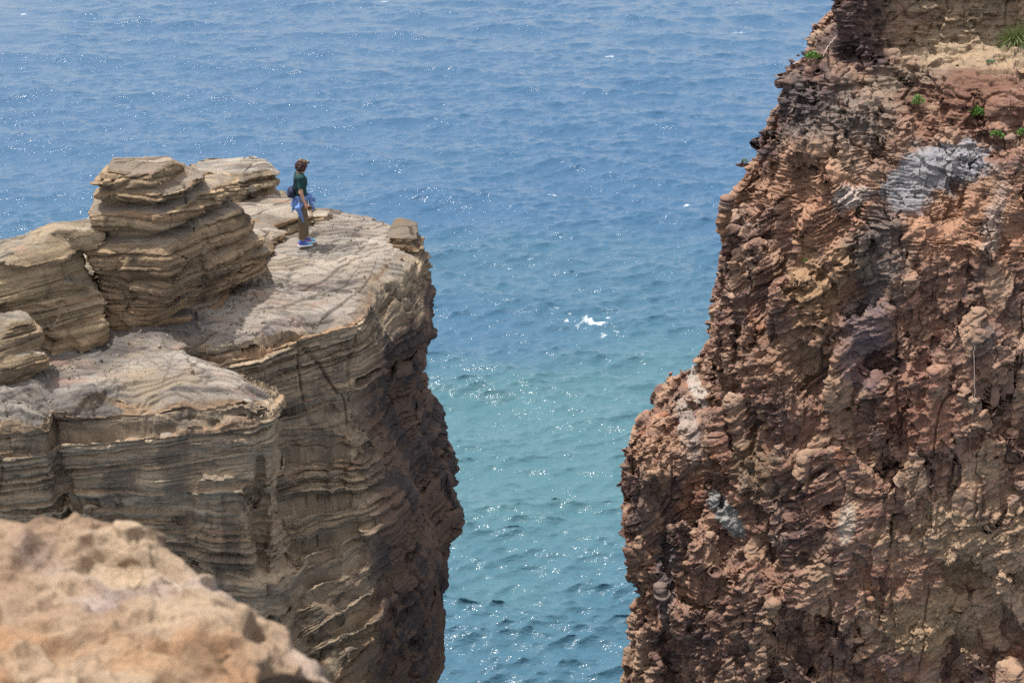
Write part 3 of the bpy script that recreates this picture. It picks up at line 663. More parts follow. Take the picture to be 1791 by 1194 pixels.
rock('rock_outcrop', 'big square-topped stack of thick tan sandstone layers, the tallest rock on the platform', [
    (-.10, [(190, 26.05), (262, 26.0), (395, 27.6), (395, 28.6), (190, 28.2)]),
    (.12, [(182, 26.0), (262, 25.95), (388, 27.45), (395, 28.6), (190, 28.0)]),
    (.26, [(180, 25.98), (268, 25.9), (462, 28.25), (450, 29.0), (190, 28.0)]),
    (.55, [(172, 25.98), (286, 25.85), (474, 28.35), (450, 29.0), (185, 28.0)]),
    (1.05, [(162, 26.0), (290, 25.85), (446, 28.25), (430, 28.8), (175, 27.8)]),
    (1.50, [(156, 26.05), (290, 25.9), (420, 27.9), (405, 28.4), (170, 27.6)]),
    (1.62, [(156, 26.1), (286, 25.92), (418, 27.9), (402, 28.4), (170, 27.6)]),
    (2.02, [(158, 26.15), (284, 25.95), (408, 28.0), (390, 28.4), (172, 27.4)]),
    (2.12, [(166, 26.2), (278, 26.0), (378, 27.4), (366, 27.8), (176, 27.2)]),
    (2.34, [(172, 26.25), (272, 26.1), (352, 27.1), (340, 27.5), (180, 27.0)]),
    (2.56, [(178, 26.3), (266, 26.2), (326, 26.8), (318, 27.1), (186, 26.9)]),
    (2.72, [(182, 26.35), (262, 26.3), (296, 26.6), (290, 26.9), (190, 26.8)])],
    tiers=((1.58, .32, .075), (2.08, .26, .065), (.92, .14, .05), (.62, .10, .045), (.30, .12, .05), (2.38, .10, .05)), big=.06, seed=3, amp=1.0, tint=(.92, .84, .74), levels=2, h=.05)
rock('rock_outcrop', 'weathered tan rock shoulder joined to the left side of the tallest stack', [
    (-.10, [(-330, 24.2), (-60, 24.5), (102, 25.15), (190, 25.75), (172, 27.2), (-330, 26.6)]),
    (.6, [(-330, 24.3), (-50, 24.6), (88, 25.2), (182, 25.85), (170, 27.0), (-330, 26.4)]),
    (1.1, [(-330, 24.5), (-40, 24.8), (70, 25.3), (176, 26.05), (164, 26.8), (-330, 26.0)]),
    (1.40, [(-330, 24.7), (-30, 24.9), (66, 25.4), (172, 26.15), (162, 26.7), (-330, 25.6)]),
    (1.52, [(-20, 25.1), (0, 25.2), (80, 25.6), (168, 26.2), (158, 26.6), (0, 25.7)]),
    (1.74, [(88, 25.8), (92, 25.85), (98, 25.9), (160, 26.3), (152, 26.6), (94, 26.2)])],
    big=.10, seed=6, tint=(1.0, .96, .86), amp=.7, levels=2, h=.05)
rock('boulder', 'low rounded tan boulder in front of the weathered shoulder, at the left edge', [
    (-.12, [(-260, 23.6), (0, 23.75), (92, 24.3), (98, 24.8), (-260, 25.2)]),
    (.24, [(-260, 23.55), (0, 23.72), (96, 24.3), (96, 24.8), (-260, 25.2)]),
    (.45, [(-260, 23.65), (-20, 23.85), (78, 24.4), (78, 24.8), (-260, 25.1)]),
    (.80, [(-260, 23.9), (-30, 24.1), (38, 24.4), (38, 24.7), (-260, 24.9)]),
    (.98, [(-260, 24.2), (-30, 24.3), (10, 24.45), (10, 24.7), (-260, 24.8)])],
    big=.10, seed=9, tint=(1.0, .95, .84), levels=2)
def comb(V, col):
    m = sstep(-.1, .3, vn(V, .16, 3)) * sstep(.6, .25, np.hypot((V[:, 0] + 5.2) / .9, (V[:, 2] - .55) / .35)); return cmix(col, (.10, .09, .08), m * .6)
rock('rock_outcrop', 'pale layered rock mound with a jagged right end, behind and right of the tallest stack', [
    (-.15, [(330, 32.1), (440, 31.9), (478, 32.3), (476, 33.2), (330, 33.4)]),
    (.25, [(330, 32.0), (440, 31.8), (490, 32.2), (478, 33.3), (330, 33.5)]),
    (.40, [(330, 32.0), (430, 31.9), (478, 32.3), (474, 33.2), (330, 33.5)]),
    (.70, [(340, 32.1), (425, 32.0), (486, 32.4), (470, 33.2), (330, 33.4)]),
    (.95, [(350, 32.3), (425, 32.2), (476, 32.5), (462, 33.1), (345, 33.3)])],
    tiers=((.33, .14, .05), (.62, .12, .045), (.8, .08, .04)), amp=1.5, big=.07, seed=12, tint=(1.0, 1.0, .95), col_fn=comb, levels=2)
SLABS = [
 ('rock_slab', 'pale tilted rock slab below the jagged mound, left of the walker', [(-.1, [(410, 31.0), (470, 30.8), (545, 31.4), (540, 32.2), (410, 32.3)]), (.20, [(412, 31.1), (465, 30.9), (545, 31.5), (535, 32.2), (410, 32.3)]), (.38, [(420, 31.5), (470, 31.3), (520, 31.7), (515, 32.1), (420, 32.2)])], 15),
 ('rock_slab', 'dark undercut slab sticking out right of the tallest stack', [(-.06, [(400, 28.9), (455, 28.9), (458, 29.6), (400, 29.7)]), (.10, [(400, 28.85), (455, 28.9), (476, 29.3), (400, 29.8)]), (.17, [(400, 28.8), (458, 28.75), (487, 29.2), (400, 29.9)]), (.36, [(400, 28.9), (440, 28.95), (480, 29.4), (400, 30.0)]), (.46, [(400, 29.2), (430, 29.2), (450, 29.5), (400, 29.9)])], 18),
 ('rock_slab', 'low tan slab between the tallest stack and the pale tilted slab', [(-.06, [(405, 29.9), (452, 30.0), (500, 30.6), (480, 31.1), (405, 31.2)]), (.14, [(405, 29.9), (452, 30.0), (498, 30.6), (480, 31.1), (405, 31.2)]), (.30, [(405, 30.2), (440, 30.3), (468, 30.7), (460, 31.0), (405, 31.1)])], 21),
 ('small_rock', 'small knobbly rock on the seaward rim just right of the walker\'s knees', [(-.1, [(540, 31.5), (575, 31.5), (580, 31.9), (545, 32.1)]), (.20, [(548, 31.6), (570, 31.6), (572, 31.9), (550, 32.0)])], 24),
 ('small_rock', 'low pale jagged rock in the middle of the seaward rim', [(-.1, [(580, 31.1), (626, 31.0), (634, 31.5), (590, 31.6)]), (.12, [(588, 31.2), (622, 31.1), (624, 31.5), (596, 31.5)])], 27),
 ('small_rock', 'flat dark-edged rock on the seaward rim, left of the block at the tip', [(-.1, [(640, 30.8), (676, 30.7), (682, 31.1), (648, 31.2)]), (.06, [(644, 30.9), (672, 30.8), (676, 31.0), (652, 31.1)])], 30),
 ('rock_block', 'squarish block of stacked layers standing at the right tip of the platform', [(-.5, [(690, 30.5), (728, 30.3), (736, 31.0), (700, 31.4)]), (-.1, [(688, 30.5), (726, 30.3), (730, 30.9), (700, 31.3)]), (.02, [(686, 30.5), (720, 30.4), (722, 31.0), (698, 31.3)]), (.12, [(684, 30.5), (724, 30.4), (724, 31.0), (698, 31.3)]), (.22, [(690, 30.6), (722, 30.5), (722, 31.0), (700, 31.2)])], 33),
 ('small_rock', 'small orange stone jutting out to the right below the block at the tip', [(-.42, [(722, 30.4), (734, 30.4), (736, 30.6), (724, 30.7)]), (-.22, [(724, 30.4), (735, 30.4), (735, 30.6), (726, 30.7)])], 36),
 ('small_rock', 'long flat loose stone under the overhang of the tallest stack', [(-.05, [(250, 26.2), (330, 26.4), (345, 26.9), (262, 26.9)]), (.16, [(252, 26.25), (328, 26.45), (340, 26.9), (262, 26.9)])], 39),
 ('small_rock', 'squat loose stone right of the long flat one under the overhang', [(-.05, [(334, 26.7), (378, 27.0), (392, 27.5), (345, 27.4)]), (.17, [(336, 26.75), (376, 27.05), (388, 27.5), (346, 27.4)])], 42)]
for nm, lab, lv, sd in SLABS:
    sm = nm == 'small_rock'
    rock(nm, lab, lv, h=.028 if sm else .04, big=.03 if sm else .06, seed=sd, amp=.8 if sm else 1.5, levels=2, slabs=.02, tint=(1.15, .85, .6) if 'orange' in lab else ((.8, .74, .66) if 'loose' in lab else ((.55, .5, .44) if 'block' in lab or 'dark' in lab else (.98, .94, .86))))
print('rocks', time.time() - T0)

def build_pebbles():
    r = np.random.RandomState(4); m = (LEFT_V[:, 2] > -.35) & (LEFT_V[:, 2] < .35); T = LEFT_V[m]; px, py, _ = pix(T)
    dens = np.zeros(len(T))
    for a, b, rx, ry, k in ((320, 575, 150, 22, 1), (430, 500, 50, 14, 1), (130, 640, 90, 20, 1), (450, 410, 60, 20, .6), (600, 400, 80, 14, .7), (330, 640, 330, 70, .12), (620, 480, 60, 40, .15), (60, 720, 80, 30, .5)):
        dens = np.maximum(dens, k * np.exp(-((px - a) / rx) ** 2 - ((py - b) / ry) ** 2))
    dens *= (px > -50); idx = r.choice(len(T), 800, p=dens / dens.sum()); V = []; Q = []; CL = []
    for i in idx:
        s_ = .006 + .022 * r.rand() ** 3; M = np.linalg.qr(r.randn(3, 3))[0]; b = len(V)
        c = [.4 * (r.rand() - .5) + k for k in (0,)][0]
        for a in (-1, 1):
            for e in (-1, 1):
                for g in (-1, 1): V.append(T[i] + (M @ (np.array([a * 1.3, e, g * .6]) * s_ * r.uniform(.6, 1.1, 3))) + [0, 0, s_ * .3]); 
        k = r.uniform(.5, 1.3); CL += [[.24 * k, .20 * k, .155 * k]] * 8
        for q in ((0, 1, 3, 2), (4, 6, 7, 5), (0, 4, 5, 1), (2, 3, 7, 6), (0, 2, 6, 4), (1, 5, 7, 3)): Q.append([b + j for j in q])
    o = link_mesh('rubble', np.array(V, f32), np.array(Q), M_LEFT, np.array(CL, f32), None, False)
    tag(o, 'small loose stone chips scattered on the flat clifftop', 'rubble', kind='stuff')
build_pebbles()

# ------------------------------------------------------------------ the blurred rock in the foreground
def build_near():
    h = .045; ax = grid((-3.6, -1.2, 5.4), (1.6, 6.0, 9.3), h)
    P = [(-4.6, 5.7), (-1.84, 5.38), (-1.50, 5.2), (-1.24, 5.0), (-1.0, 4.8), (-.75, 4.55), (-.56, 4.35), (-.44, 4.12), (-.43, 3.6), (-.40, 3.0), (.2, 2.5), (1.4, 2.0), (1.5, -1.6), (-4.6, -1.6)]
    lo = [(x * .9 - .3, y - .5 if y > 0 else y) for x, y in P]
    D = loft(ax, [(8.0, P), (5.4, lo)]); GX, GY = np.meshgrid(ax[0], ax[1], indexing='ij'); Z = ax[2][None, None, :]
    top = 7.57 + .22 * np.clip(5.2 - GY, 0, 9) - .05 * (GX + 1.5) + .10 * np.clip(-GX - 1.2, 0, 3) * 0
    T = (Z - top[:, :, None]) * .95
    k = .35; hh = np.clip(.5 + .5 * (D - T) / k, 0, 1); D = mix(T, D, hh) + k * hh * (1 - hh)
    def fn(P): 
        a, _ = chisel(P, (.5, .5, .4), 4, None, .5); return .05 * a - .07 * vn(P, .7, 2) - .05 * ridged(P, .35, 3, 4)
    near_eval(D, ax, .4, fn)
    V, Q = surface_nets(np.pad(D, 1, constant_values=1), tuple(ax[c][0] - h for c in range(3)), h)
    for l in range(2): V, Q = subdiv(V, Q, visible(V, Q) if l else None); V = smooth(V, Q, 1, .4)
    N = normals(V, Q); a, av = chisel(V, .11, 3, None, .6)
    V2 = V + N * (.026 * fbm(V, .14, 4, 3, .62) + .014 * a - .05 * sstep(.25, .6, vn(V, .15, 7)) - .03 * sstep(.2, .6, vn(V, .07, 9)))[:, None]
    n = len(V); col = np.tile(np.array([.29, .20, .135], f32), (n, 1))
    col = cmix(col, (.42, .32, .22), sstep(.0, .45, fbm(V, .5, 4, 2)) * .8)
    col = cmix(col, (.33, .17, .075), sstep(.1, .5, fbm(V, .4, 4, 5)) * .6)
    col = cmix(col, (.40, .34, .33), sstep(.15, .5, fbm(V, .45, 4, 8)) * .6)
    col = cmix(col, (.12, .075, .045), sstep(.05, .5, fbm(V, .22, 4, 11)) * .7)
    base = np.array([V2[:, 0].mean(), V2[:, 1].mean(), 5.4], f32)
    o = link_mesh('boulder', V2 - base, Q, M_NEAR, col); o.location = base.tolist()
    tag(o, 'large blurred orange-tan boulder close to the viewer, lower left corner', 'rock')
build_near(); print('near', time.time() - T0)

# ------------------------------------------------------------------ the walker
def cap(P, a, b, ra, rb):
    a = np.array(a, f32); b = np.array(b, f32); e = b - a; t = np.clip(((P - a) @ e) / (e @ e), 0, 1)
    return np.linalg.norm(P - a - t[:, None] * e, axis=1) - (ra + (rb - ra) * t)
def ell(P, c, r):
    q = (P - np.array(c, f32)) / np.array(r, f32); k = np.linalg.norm(q, axis=1); return (k - 1) * min(r)
def smin(a, b, k=.03): h = np.clip(.5 + .5 * (b - a) / k, 0, 1); return mix(b, a, h) - k * h * (1 - h)
def solid(name, fn, lo, hi, h, mat, parent, col=None, sm=1):
    ax = grid(lo, hi, h); G = np.stack(np.meshgrid(*ax, indexing='ij'), -1).reshape(-1, 3).astype(f32)
    D = fn(G).reshape(len(ax[0]), len(ax[1]), len(ax[2])).astype(f32)
    V, Q = surface_nets(np.pad(D, 1, constant_values=1), tuple(a[0] - h for a in ax), h); V = smooth(V, Q, sm, .4)
    return link_mesh(name, V, Q, mat, col(V) if col else None, parent)
def attr_mat(name, rough=.7, spec=.3, ns=60, nv=.12):
    m, t, p = new_mat(name); N = t.nodes; L = t.links; at = N.new('ShaderNodeAttribute'); at.attribute_name = 'Col'
    n = N.new('ShaderNodeTexNoise'); n.inputs['Scale'].default_value = ns; r = N.new('ShaderNodeMapRange'); r.inputs['To Min'].default_value = 1 - nv * 2; r.inputs['To Max'].default_value = 1 + nv * 2
    g = N.new('ShaderNodeTexCoord'); L.new(g.outputs['Object'], n.inputs['Vector']); L.new(n.outputs['Fac'], r.inputs['Value'])
    v = N.new('ShaderNodeVectorMath'); v.operation = 'SCALE'; L.new(at.outputs['Color'], v.inputs[0]); L.new(r.outputs[0], v.inputs['Scale']); L.new(v.outputs[0], p.inputs['Base Color'])
    p.inputs['Roughness'].default_value = rough; p.inputs['Specular IOR Level'].default_value = spec; return m
def build_person():
    fx, fy, _ = on_z(531, 431)
    m = np.hypot(LEFT_V[:, 0] - fx, LEFT_V[:, 1] - fy) < .14; gz = float(np.percentile(LEFT_V[m & (LEFT_V[:, 2] > -.5), 2], 85))
    t = empty('person', (fx, fy, gz), radians(16))
    tag(t, 'person in dark green t-shirt with blue jacket round the waist standing on the flat clifftop', 'person')
    aR, aL = (-.035, -.085), (.055, .085)         # right foot nearer the viewer, left foot a little ahead
    hy = .018
    def legs(P, r0, r1, r2, ztop=None):
        d = 9
        for (ax_, ay), kx in ((aR, -.005), (aL, .045)):
            d1 = smin(cap(P, (.0, ay, .84), (kx, ay * 1.02, .46), r0, r1), cap(P, (kx, ay * 1.02, .46), (ax_, ay, .09), r1, r2), .03)
            d = d1 if isinstance(d, int) else np.minimum(d, d1)
        return d
    headc = (.035, -.005, 1.495); yaw = radians(38); hc, hs = cos(yaw), sin(yaw)
    def headP(P):
        Q = P - np.array(headc, f32); x = Q[:, 0] * hc + Q[:, 1] * hs; y = -Q[:, 0] * hs + Q[:, 1] * hc; z = Q[:, 2]
        tl = radians(17); return np.stack([x * cos(tl) - z * sin(tl), y, x * sin(tl) + z * cos(tl)], 1)     # chin down: looking at the drop
    def head(P):
        H = headP(P); d = ell(H, (0, 0, .012), (.093, .073, .103))
        d = smin(d, cap(H, (.035, 0, -.04), (.062, 0, -.082), .052, .028), .03)                  # jaw and chin
        d = smin(d, cap(H, (.088, 0, .0), (.108, 0, -.022), .010, .014), .012)                    # nose
        for s_ in (-1, 1):
            d = smin(d, ell(H, (-.002, s_ * .076, -.012), (.018, .008, .030)), .006)              # ears
            d = -smin(-d, ell(H, (.094, s_ * .030, .006), (.014, .015, .010)), .008) if False else d
        d = np.maximum(d, -ell(H, (.100, .031, .010), (.014, .016, .010))); d = np.maximum(d, -ell(H, (.100, -.031, .010), (.014, .016, .010)))
        for s_ in (-1, 1): d = np.minimum(d, ell(H, (.084, s_ * .031, .009), (.012, .012, .010)))     # eyes
        d = smin(d, ell(H, (.086, 0, -.052), (.012, .024, .006)), .008)                           # lips
        return d
    def arm(P, s_, sh, el, wr, hd):
        d = smin(cap(P, sh, el, .046, .037), cap(P, el, wr, .036, .024), .02)
        d = smin(d, cap(P, sh, (sh[0], sh[1] * .5, sh[2] + .02), .05, .06), .03)
        w_ = np.array(wr); hx = np.array(hd)
        palm = cap(P, wr, tuple(w_ + (hx - w_) * .55), .024, .030); d = smin(d, palm, .012)
        for k, (off, ln) in enumerate(((.024, .066), (.009, .074), (-.007, .070), (-.021, .056))):
            b = w_ + (hx - w_) * .6 + np.array([off, 0, 0]); mid = b + np.array([.004, -s_ * .002, -ln * .55]); tip = mid + np.array([.004 - off * .1, -s_ * .020, -ln * .42])
            d = smin(d, np.minimum(cap(P, tuple(b), tuple(mid), .0095, .0088), cap(P, tuple(mid), tuple(tip), .0088, .0075)), .004)
        b = w_ + (hx - w_) * .25 + np.array([.022, 0, 0]); mid = b + np.array([.022, -s_ * .008, -.03]); tip = mid + np.array([.004, -s_ * .012, -.028])
        return smin(d, np.minimum(cap(P, tuple(b), tuple(mid), .012, .010), cap(P, tuple(mid), tuple(tip), .010, .008)), .006)
    ARM_R = ((-.02, -.165, 1.325), (-.035, -.205, 1.07), (.035, -.20, .855), (.055, -.195, .785))
    ARM_L = ((-.02, .165, 1.325), (-.02, .205, 1.07), (.07, .195, .87), (.10, .18, .805))
    def torso(P, o=0.0):
        d = smin(ell(P, (-.015, 0, 1.20), (.098 + o, .145 + o, .20 + o)), ell(P, (-.005, 0, .92), (.105 + o, .155 + o, .13 + o)), .10)
        d = smin(d, cap(P, (-.02, -.12, 1.335), (-.02, .12, 1.335), .050 + o, .050 + o), .05)
        return smin(d, ell(P, (.06, 0, 1.22), (.055 + o, .11 + o, .07 + o)), .04)
    def body(P):
        d = smin(torso(P), legs(P, .078, .052, .036), .05)
        d = smin(d, cap(P, (-.02, 0, 1.36), (.02, -.003, 1.46), .050, .046), .03); d = smin(d, head(P), .02)
        d = smin(d, arm(P, -1, *ARM_R), .015); d = smin(d, arm(P, 1, *ARM_L), .015)
        for ax_, ay in (aR, aL): d = smin(d, cap(P, (ax_ - .03, ay, .055), (ax_ + .13, ay, .040), .034, .026), .03)
        return d
    def bcol(V):
        c = np.tile(np.array([.52, .30, .21], f32), (len(V), 1)); H = headP(V)
        c = cmix(c, (.45, .17, .14), sstep(.028, .015, np.hypot(H[:, 1], (H[:, 2] + .052) * 2.2)) * (H[:, 0] > .06))
        for s_ in (-1, 1): c = cmix(c, (.05, .035, .03), (sstep(.011, .007, np.hypot(H[:, 1] - s_ * .031, H[:, 2] - .009)) * (H[:, 0] > .07)))
        return cmix(c, (.58, .33, .24), sstep(1.2, .8, V[:, 2]) * .4)
    solid('body', body, (-.22, -.29, .0), (.25, .29, 1.66), .0065, attr_mat('skin', .55, .4), t, bcol)
    # trousers: loose, ending above the ankle
    def fold(P, s, a, seed): return a * vn(P, s, seed)
    def trousers(P):
        d = smin(legs(P, .096, .080, .066), ell(P, (-.01, 0, .88), (.118, .165, .12)), .05)
        d = d + fold(P, (.09, .09, .16), .008, 2) + fold(P, (.05, .05, .10), .004, 4)
        d = np.maximum(d, .145 - P[:, 2]); return np.maximum(d, P[:, 2] - .99)
    tm = plain('olive_trousers', (.135, .105, .07), .9, .2, 30, .22)
    solid('trousers', trousers, (-.2, -.22, .12), (.22, .22, 1.02), .009, tm, t)
    def shirt(P):
        d = torso(P, .016)
        for s_, A in ((-1, ARM_R), (1, ARM_L)):
            a = np.array(A[0]); e = np.array(A[1]); d = smin(d, np.maximum(cap(P, tuple(a), tuple(a + (e - a) * .68), .060, .060), -(P[:, 2] - (a + (e - a) * .68)[2])), .03)
        d = d + fold(P, (.10, .10, .14), .008, 5) + fold(P, (.05, .05, .09), .004, 6)
        d = np.maximum(d, .975 - P[:, 2] + .02 * P[:, 0]); return np.maximum(d, -cap(P, (.012, 0, 1.385), (.05, 0, 1.5), .062, .085))
    solid('shirt', shirt, (-.2, -.29, .94), (.2, .29, 1.44), .008, plain('dark_green_cotton', (.012, .048, .046), .85, .25, 25, .3), t)
    # blue jacket tied by its sleeves: band, drape over hip and back, knot and two hanging sleeves
    jm = plain('blue_jacket_cloth', (.13, .23, .50), .75, .3, 14, .25)
    def drape(P):
        a = np.arctan2(P[:, 1], -P[:, 0]); rr = np.hypot(P[:, 0] / 1.0, P[:, 1] / 1.18); z = P[:, 2]
        R_ = .135 + .05 * sstep(.96, .72, z) + .012 * np.sin(a * 9 + z * 7) * sstep(.95, .8, z) + .008 * np.sin(a * 17 - z * 12)
        band = np.maximum(np.abs(rr - R_) - .010, np.abs(z - .945) - .035)
        low = .68 + .11 * np.abs(a + .35) + .02 * np.sin(a * 6)                                    # hem, lowest over the right hip and back
        sk = np.maximum(np.maximum(np.abs(rr - R_) - .008, z - .95), low - z); sk = np.maximum(sk, (np.abs(a + .25) - 1.75) * .12)
        tail = cap(P, (-.10, -.20, .78), (-.015, -.175, .50), .055, .012) + .006 * np.sin(P[:, 0] * 90)
        return smin(smin(band, sk, .015), tail, .02)
    jk = solid('jacket', drape, (-.26, -.32, .46), (.24, .32, 1.0), .0085, jm, t, sm=2)
    def sleeve(P):
        d = ell(P, (.155, -.03, .945), (.04, .04, .035))
        d = smin(d, cap(P, (.15, -.03, .95), (.225, -.02, .87), .028, .036), .02); d = smin(d, cap(P, (.225, -.02, .87), (.24, -.02, .83), .034, .022), .02)
        d = smin(d, cap(P, (.15, -.04, .93), (.17, -.05, .80), .028, .034), .02); d = smin(d, cap(P, (.17, -.05, .80), (.215, -.05, .70), .034, .026), .02)
        return d + .006 * np.sin(P[:, 2] * 110 + P[:, 0] * 60) + fold(P, .05, .006, 3)
    solid('jacket_sleeve', sleeve, (.08, -.13, .63), (.36, .08, 1.02), .008, jm, t)
    # short curly hair with lighter tips
    def hair(P):
        H = headP(P); d = ell(H, (-.018, 0, .035), (.108, .092, .100)); d = smin(d, ell(H, (-.06, 0, -.02), (.055, .070, .065)), .03)
        d = smin(d, ell(H, (.055, 0, .095), (.055, .07, .035)), .02)
        d = np.maximum(d, -cap(H, (.13, 0, -.005), (.07, 0, -.05), .058, .07))
        return d - .020 * vn(P, .045, 3) - .012 * vn(P, .022, 5)
    def hcol(V):
        H = headP(V); c = np.tile(np.array([.045, .022, .018], f32), (len(V), 1)); return cmix(c, (.34, .24, .12), sstep(.0, .6, vn(V, .03, 7)) * sstep(.02, .10, H[:, 2] + .5 * H[:, 0]) * .85)
    solid('hair', hair, (-.16, -.17, 1.36), (.20, .17, 1.68), .006, attr_mat('curly_hair', .7, .3), t, hcol, sm=0)
    sw = plain('white_rubber', (.78, .80, .84), .6); up = attr_mat('trainer_knit', .6, .4, 90)
    for ax_, ay in (aR, aL):
        def foot(P, o=0): 
            d = smin(cap(P, (ax_ - .035, ay, .052), (ax_ + .055, ay, .050), .040 + o, .040 + o), cap(P, (ax_ + .055, ay, .045), (ax_ + .155, ay, .034), .040 + o, .030 + o), .03)
            return smin(d, cap(P, (ax_ - .02, ay, .05), (ax_ - .012, ay, .115), .040 + o, .042 + o), .03)
        def shoe(P): return np.maximum(np.maximum(foot(P, .006), .022 - P[:, 2]), P[:, 2] - .118)
        def scol(V):
            c = np.tile(np.array([.05, .17, .42], f32), (len(V), 1)); c = cmix(c, (.05, .07, .30), sstep(.0, .3, vn(V, (.05, .3, .04), 4))); c = cmix(c, (.65, .08, .25), sstep(.25, .4, vn(V, (.05, .3, .03), 6)) * (V[:, 2] < .07))
            return cmix(c, (.12, .38, .55), sstep(ax_ + .08, ax_ + .12, V[:, 0]))
        sh = solid('shoe', shoe, (ax_ - .11, ay - .07, .01), (ax_ + .22, ay + .07, .14), .006, up, t, scol)
        def sole(P): return np.maximum(np.maximum(foot(P * np.array([1, 1, 0], f32) + np.array([0, 0, .045], f32), .012), -P[:, 2]), P[:, 2] - .026 - .008 * (P[:, 0] < ax_))
        solid('sole', sole, (ax_ - .12, ay - .08, -.012), (ax_ + .23, ay + .08, .05), .006, sw, sh)
    # small dark bag slung on the back
    bag_loc = (fx, fy, gz)
    b = empty('shoulder_bag', bag_loc, radians(16)); tag(b, 'small dark navy sling bag hanging on the back of the walker', 'bag')
    bm = plain('navy_nylon', (.018, .022, .055), .7, .35, 20, .3)
    def bag(P): 
        q = P.copy(); d = ell(q, (-.185, -.035, 1.045), (.068, .115, .115)); return d + .006 * vn(P, .06, 2)
    solid('bag_body', bag, (-.28, -.18, .9), (-.09, .12, 1.19), .008, bm, b)
    def pocket(P): return ell(P, (-.232, -.035, 1.005), (.028, .075, .055)) + .003 * vn(P, .05, 4)
    solid('pocket', pocket, (-.28, -.13, .93), (-.18, .06, 1.08), .007, bm, b)
    def strap(P):
        d = cap(P, (-.17, -.10, 1.11), (-.115, -.11, 1.30), .012, .012); d = smin(d, cap(P, (-.115, -.11, 1.30), (-.05, -.105, 1.392), .012, .012), .01)
        d = smin(d, cap(P, (-.05, -.105, 1.392), (.03, -.07, 1.392), .012, .012), .01); return smin(d, cap(P, (.03, -.07, 1.392), (.115, -.01, 1.27), .012, .012), .01)
    solid('strap', strap, (-.22, -.16, 1.07), (.16, .04, 1.43), .006, bm, b)
build_person(); print('person', time.time() - T0)

# ------------------------------------------------------------------ plants and dry stems on the right cliff
RX, RY, RD = pix(RIGHT_V)
def surf(px, py, r=4):
    m = (np.abs(RX - px) < r) & (np.abs(RY - py) < r)
    while not m.any(): r *= 1.6; m = (np.abs(RX - px) < r) & (np.abs(RY - py) < r)
    i = np.where(m)[0]; j = i[np.argmin(RD[i])]; return RIGHT_V[j].astype(float), RIGHT_N[j].astype(float)
def leaf_mat(name, c, c2):
    m, t, p = new_mat(name); N = t.nodes; L = t.links; g = N.new('ShaderNodeNewGeometry'); r = N.new('ShaderNodeMix'); r.data_type = 'RGBA'
    r.inputs[6].default_value = (*c, 1); r.inputs[7].default_value = (*c2, 1); L.new(g.outputs['Random Per Island'], r.inputs[0]); L.new(r.outputs[2], p.inputs['Base Color'])
    p.inputs['Roughness'].default_value = .55; return m
ML1 = leaf_mat('succulent_leaf', (.07, .17, .035), (.17, .32, .06)); ML2 = leaf_mat('grass_blade', (.09, .17, .03), (.32, .34, .16)); ML3 = leaf_mat('sage_leaf', (.12, .20, .12), (.22, .30, .20))
def clump(px, py, wpx, hpx, label, mat=ML1, n=420, seed=0, flat=.5):
    c, nr = surf(px, py); s = (c[1] * CP + (CAMZ - c[2]) * SP) / FPX; rx = wpx * s / 2; rz = hpx * s / 2; r = np.random.RandomState(seed + 50); V = []; Q = []
    for k in range(n):
        a = r.uniform(0, 2 * pi); q = r.rand() ** .5; lump = .75 + .25 * sin(a * 3 + seed)
        p = np.array([cos(a) * q * rx * lump, sin(a) * q * rx * .6 * lump - .03, 0]); p[2] = (1 - q * q) * rz * r.uniform(.3, 1.3) + nr[2] * 0 - p[1] * -.45 * 0
        p[2] += .55 * p[1] * (1 if nr[2] < .8 else .2)
        d = np.array([cos(a) * q + r.normal(0, .5), sin(a) * q + r.normal(0, .5), r.uniform(.1, 1.1)]); d /= np.linalg.norm(d)
        sd = np.cross(d, [r.normal(), r.normal(), r.normal()]); sd /= np.linalg.norm(sd); ln = r.uniform(.028, .055); w_ = ln * r.uniform(.22, .34)
        b = len(V); V += [p, p + d * ln * .5 + sd * w_, p + d * ln, p + d * ln * .5 - sd * w_]; Q.append([b, b + 1, b + 2, b + 3])
    o = link_mesh('cliff_plant', np.array(V, f32), np.array(Q), mat, None, None, False); o.location = (c + nr * .01).tolist(); tag(o, label, 'plant', 'green plants growing on the red-brown cliff'); return o
clump(1418, 97, 34, 15, 'bright green succulent clump on the cliff edge beside a pale dry stick', seed=1)
clump(1603, 179, 24, 24, 'small upright green plant on the beige slope above the pale grey patch', seed=2, n=300)
clump(1711, 196, 44, 12, 'wide flat bright green plant mat on dark red rock near the right edge', seed=3, n=420)
clump(1741, 237, 26, 12, 'dark green low plant just right of the pale grey rock patch', seed=4, n=260)
clump(1787, 229, 16, 15, 'green plant cut off by the right edge of the photo', seed=5, n=200)
clump(1406, 453, 11, 6, 'tiny green plant alone in the middle of the steep face', seed=6, n=70)
clump(1728, 106, 18, 7, 'small sage-green plant at the foot of the grass tuft', ML3, seed=7, n=130)
clump(1307, 276, 12, 12, 'small olive plant on the outer cliff edge above the sea', ML3, seed=8, n=90)
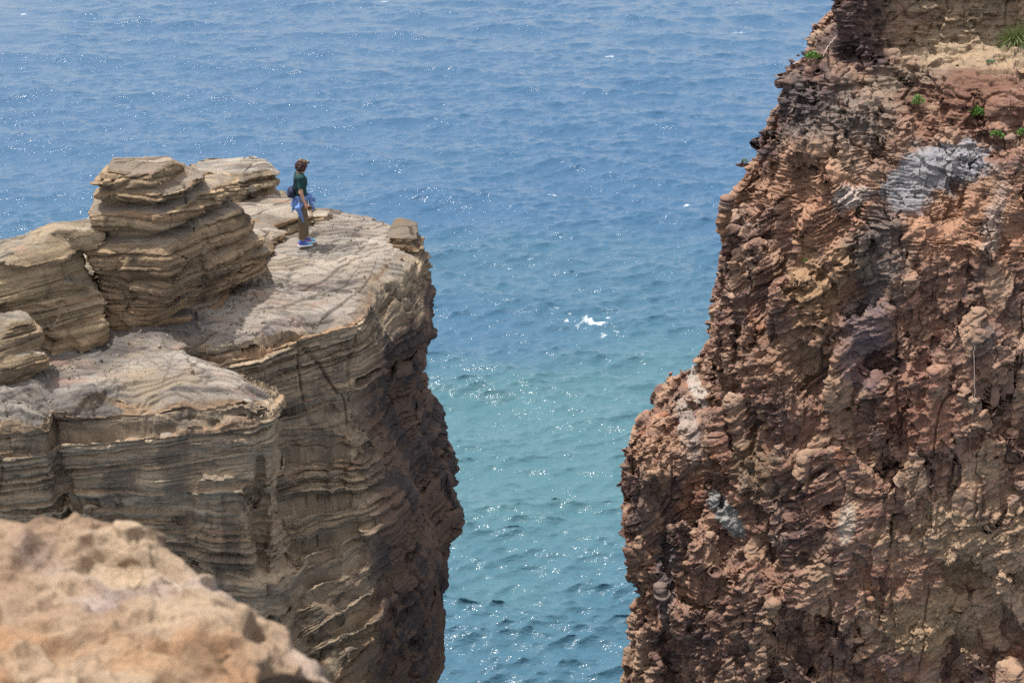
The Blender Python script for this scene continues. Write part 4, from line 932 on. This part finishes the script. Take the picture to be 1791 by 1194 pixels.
def tuft(px, py, R_, label, n=300, seed=3):
    c, nr = surf(px, py); r = np.random.RandomState(seed); V = []; Q = []
    for k in range(n):
        a = r.uniform(0, 2 * pi); up = r.uniform(.2, 1.0) if k % 3 else r.uniform(-.1, .5); ln = R_ * r.uniform(.6, 1.15); w_ = r.uniform(.006, .010)
        h_ = np.array([cos(a), -abs(sin(a)) * .9, 0]); p = h_ * r.uniform(0, .10) + np.array([0, 0, r.uniform(-.05, .05)]); d = h_ * (1.1 - up) + np.array([0, 0, up]); d /= np.linalg.norm(d)
        sd = np.cross(d, [r.normal() * .3, 1, r.normal() * .3]); sd /= np.linalg.norm(sd) + 1e-6; b = len(V); ns_ = 6; pt = p.copy(); g_ = r.uniform(.25, .55)
        for j in range(ns_ + 1):
            ww = w_ * (1 - j / ns_) ** .7 + .0006; V += [pt - sd * ww, pt + sd * ww]; pt = pt + d * ln / ns_; d = d + np.array([0, 0, -g_ * .55]); d /= np.linalg.norm(d)
        for j in range(ns_): q = b + j * 2; Q.append([q, q + 1, q + 3, q + 2])
    o = link_mesh('grass_tuft', np.array(V, f32), np.array(Q), ML2, None, None, False); o.location = (c - np.array([0, .06, 0])).tolist(); tag(o, label, 'grass tuft'); return o
tuft(1772, 72, .50, 'large tuft of long arching grass blades at the top right corner of the cliff')
def strand(pts, rad, name, label, cat, mat, off=.05, seed=0, drop=None):
    r = np.random.RandomState(seed); W = []
    for p in pts: c, nr = surf(*p, r=6); W.append(c + np.array([nr[0] * off, -abs(off), nr[2] * off]))
    W = np.array(W); k = 14; T = np.linspace(0, len(W) - 1, k * (len(W) - 1) + 1); P = np.stack([np.interp(T, range(len(W)), W[:, c]) for c in range(3)], 1); P += r.normal(0, .006, P.shape)
    V = []; Q = []
    for i, p in enumerate(P):
        d = P[min(i + 1, len(P) - 1)] - P[max(i - 1, 0)]; d /= np.linalg.norm(d) + 1e-9; u = np.cross(d, [.3, 1, .1]); u /= np.linalg.norm(u); v = np.cross(d, u); rr = rad * (1 - .6 * i / len(P))
        for a in range(6): V.append(p + rr * (cos(a * pi / 3) * u + sin(a * pi / 3) * v))
    for i in range(len(P) - 1):
        for a in range(6): Q.append([i * 6 + a, i * 6 + (a + 1) % 6, i * 6 + 6 + (a + 1) % 6, i * 6 + 6 + a])
    V = np.array(V, f32); b = V[-1].copy(); o = link_mesh(name, V - b, np.array(Q), mat); o.location = b.tolist(); tag(o, label, cat); return o
MST = plain('bleached_wood', (.52, .44, .38), .8, .2, 30, .25); MRT = plain('dry_root', (.26, .20, .17), .9, .2, 30, .3)
strand([(1457, 62), (1449, 76), (1437, 93)], .012, 'dry_stick', 'thin bleached stick leaning on dark rock near the upper cliff edge', 'stick', MST, .06)
strand([(1706, 555), (1702, 620), (1700, 700), (1697, 780), (1694, 850)], .010, 'hanging_root', 'long thin dry root hanging down the right part of the red-brown face', 'root', MRT, .05, 2)
print('done', time.time() - T0)
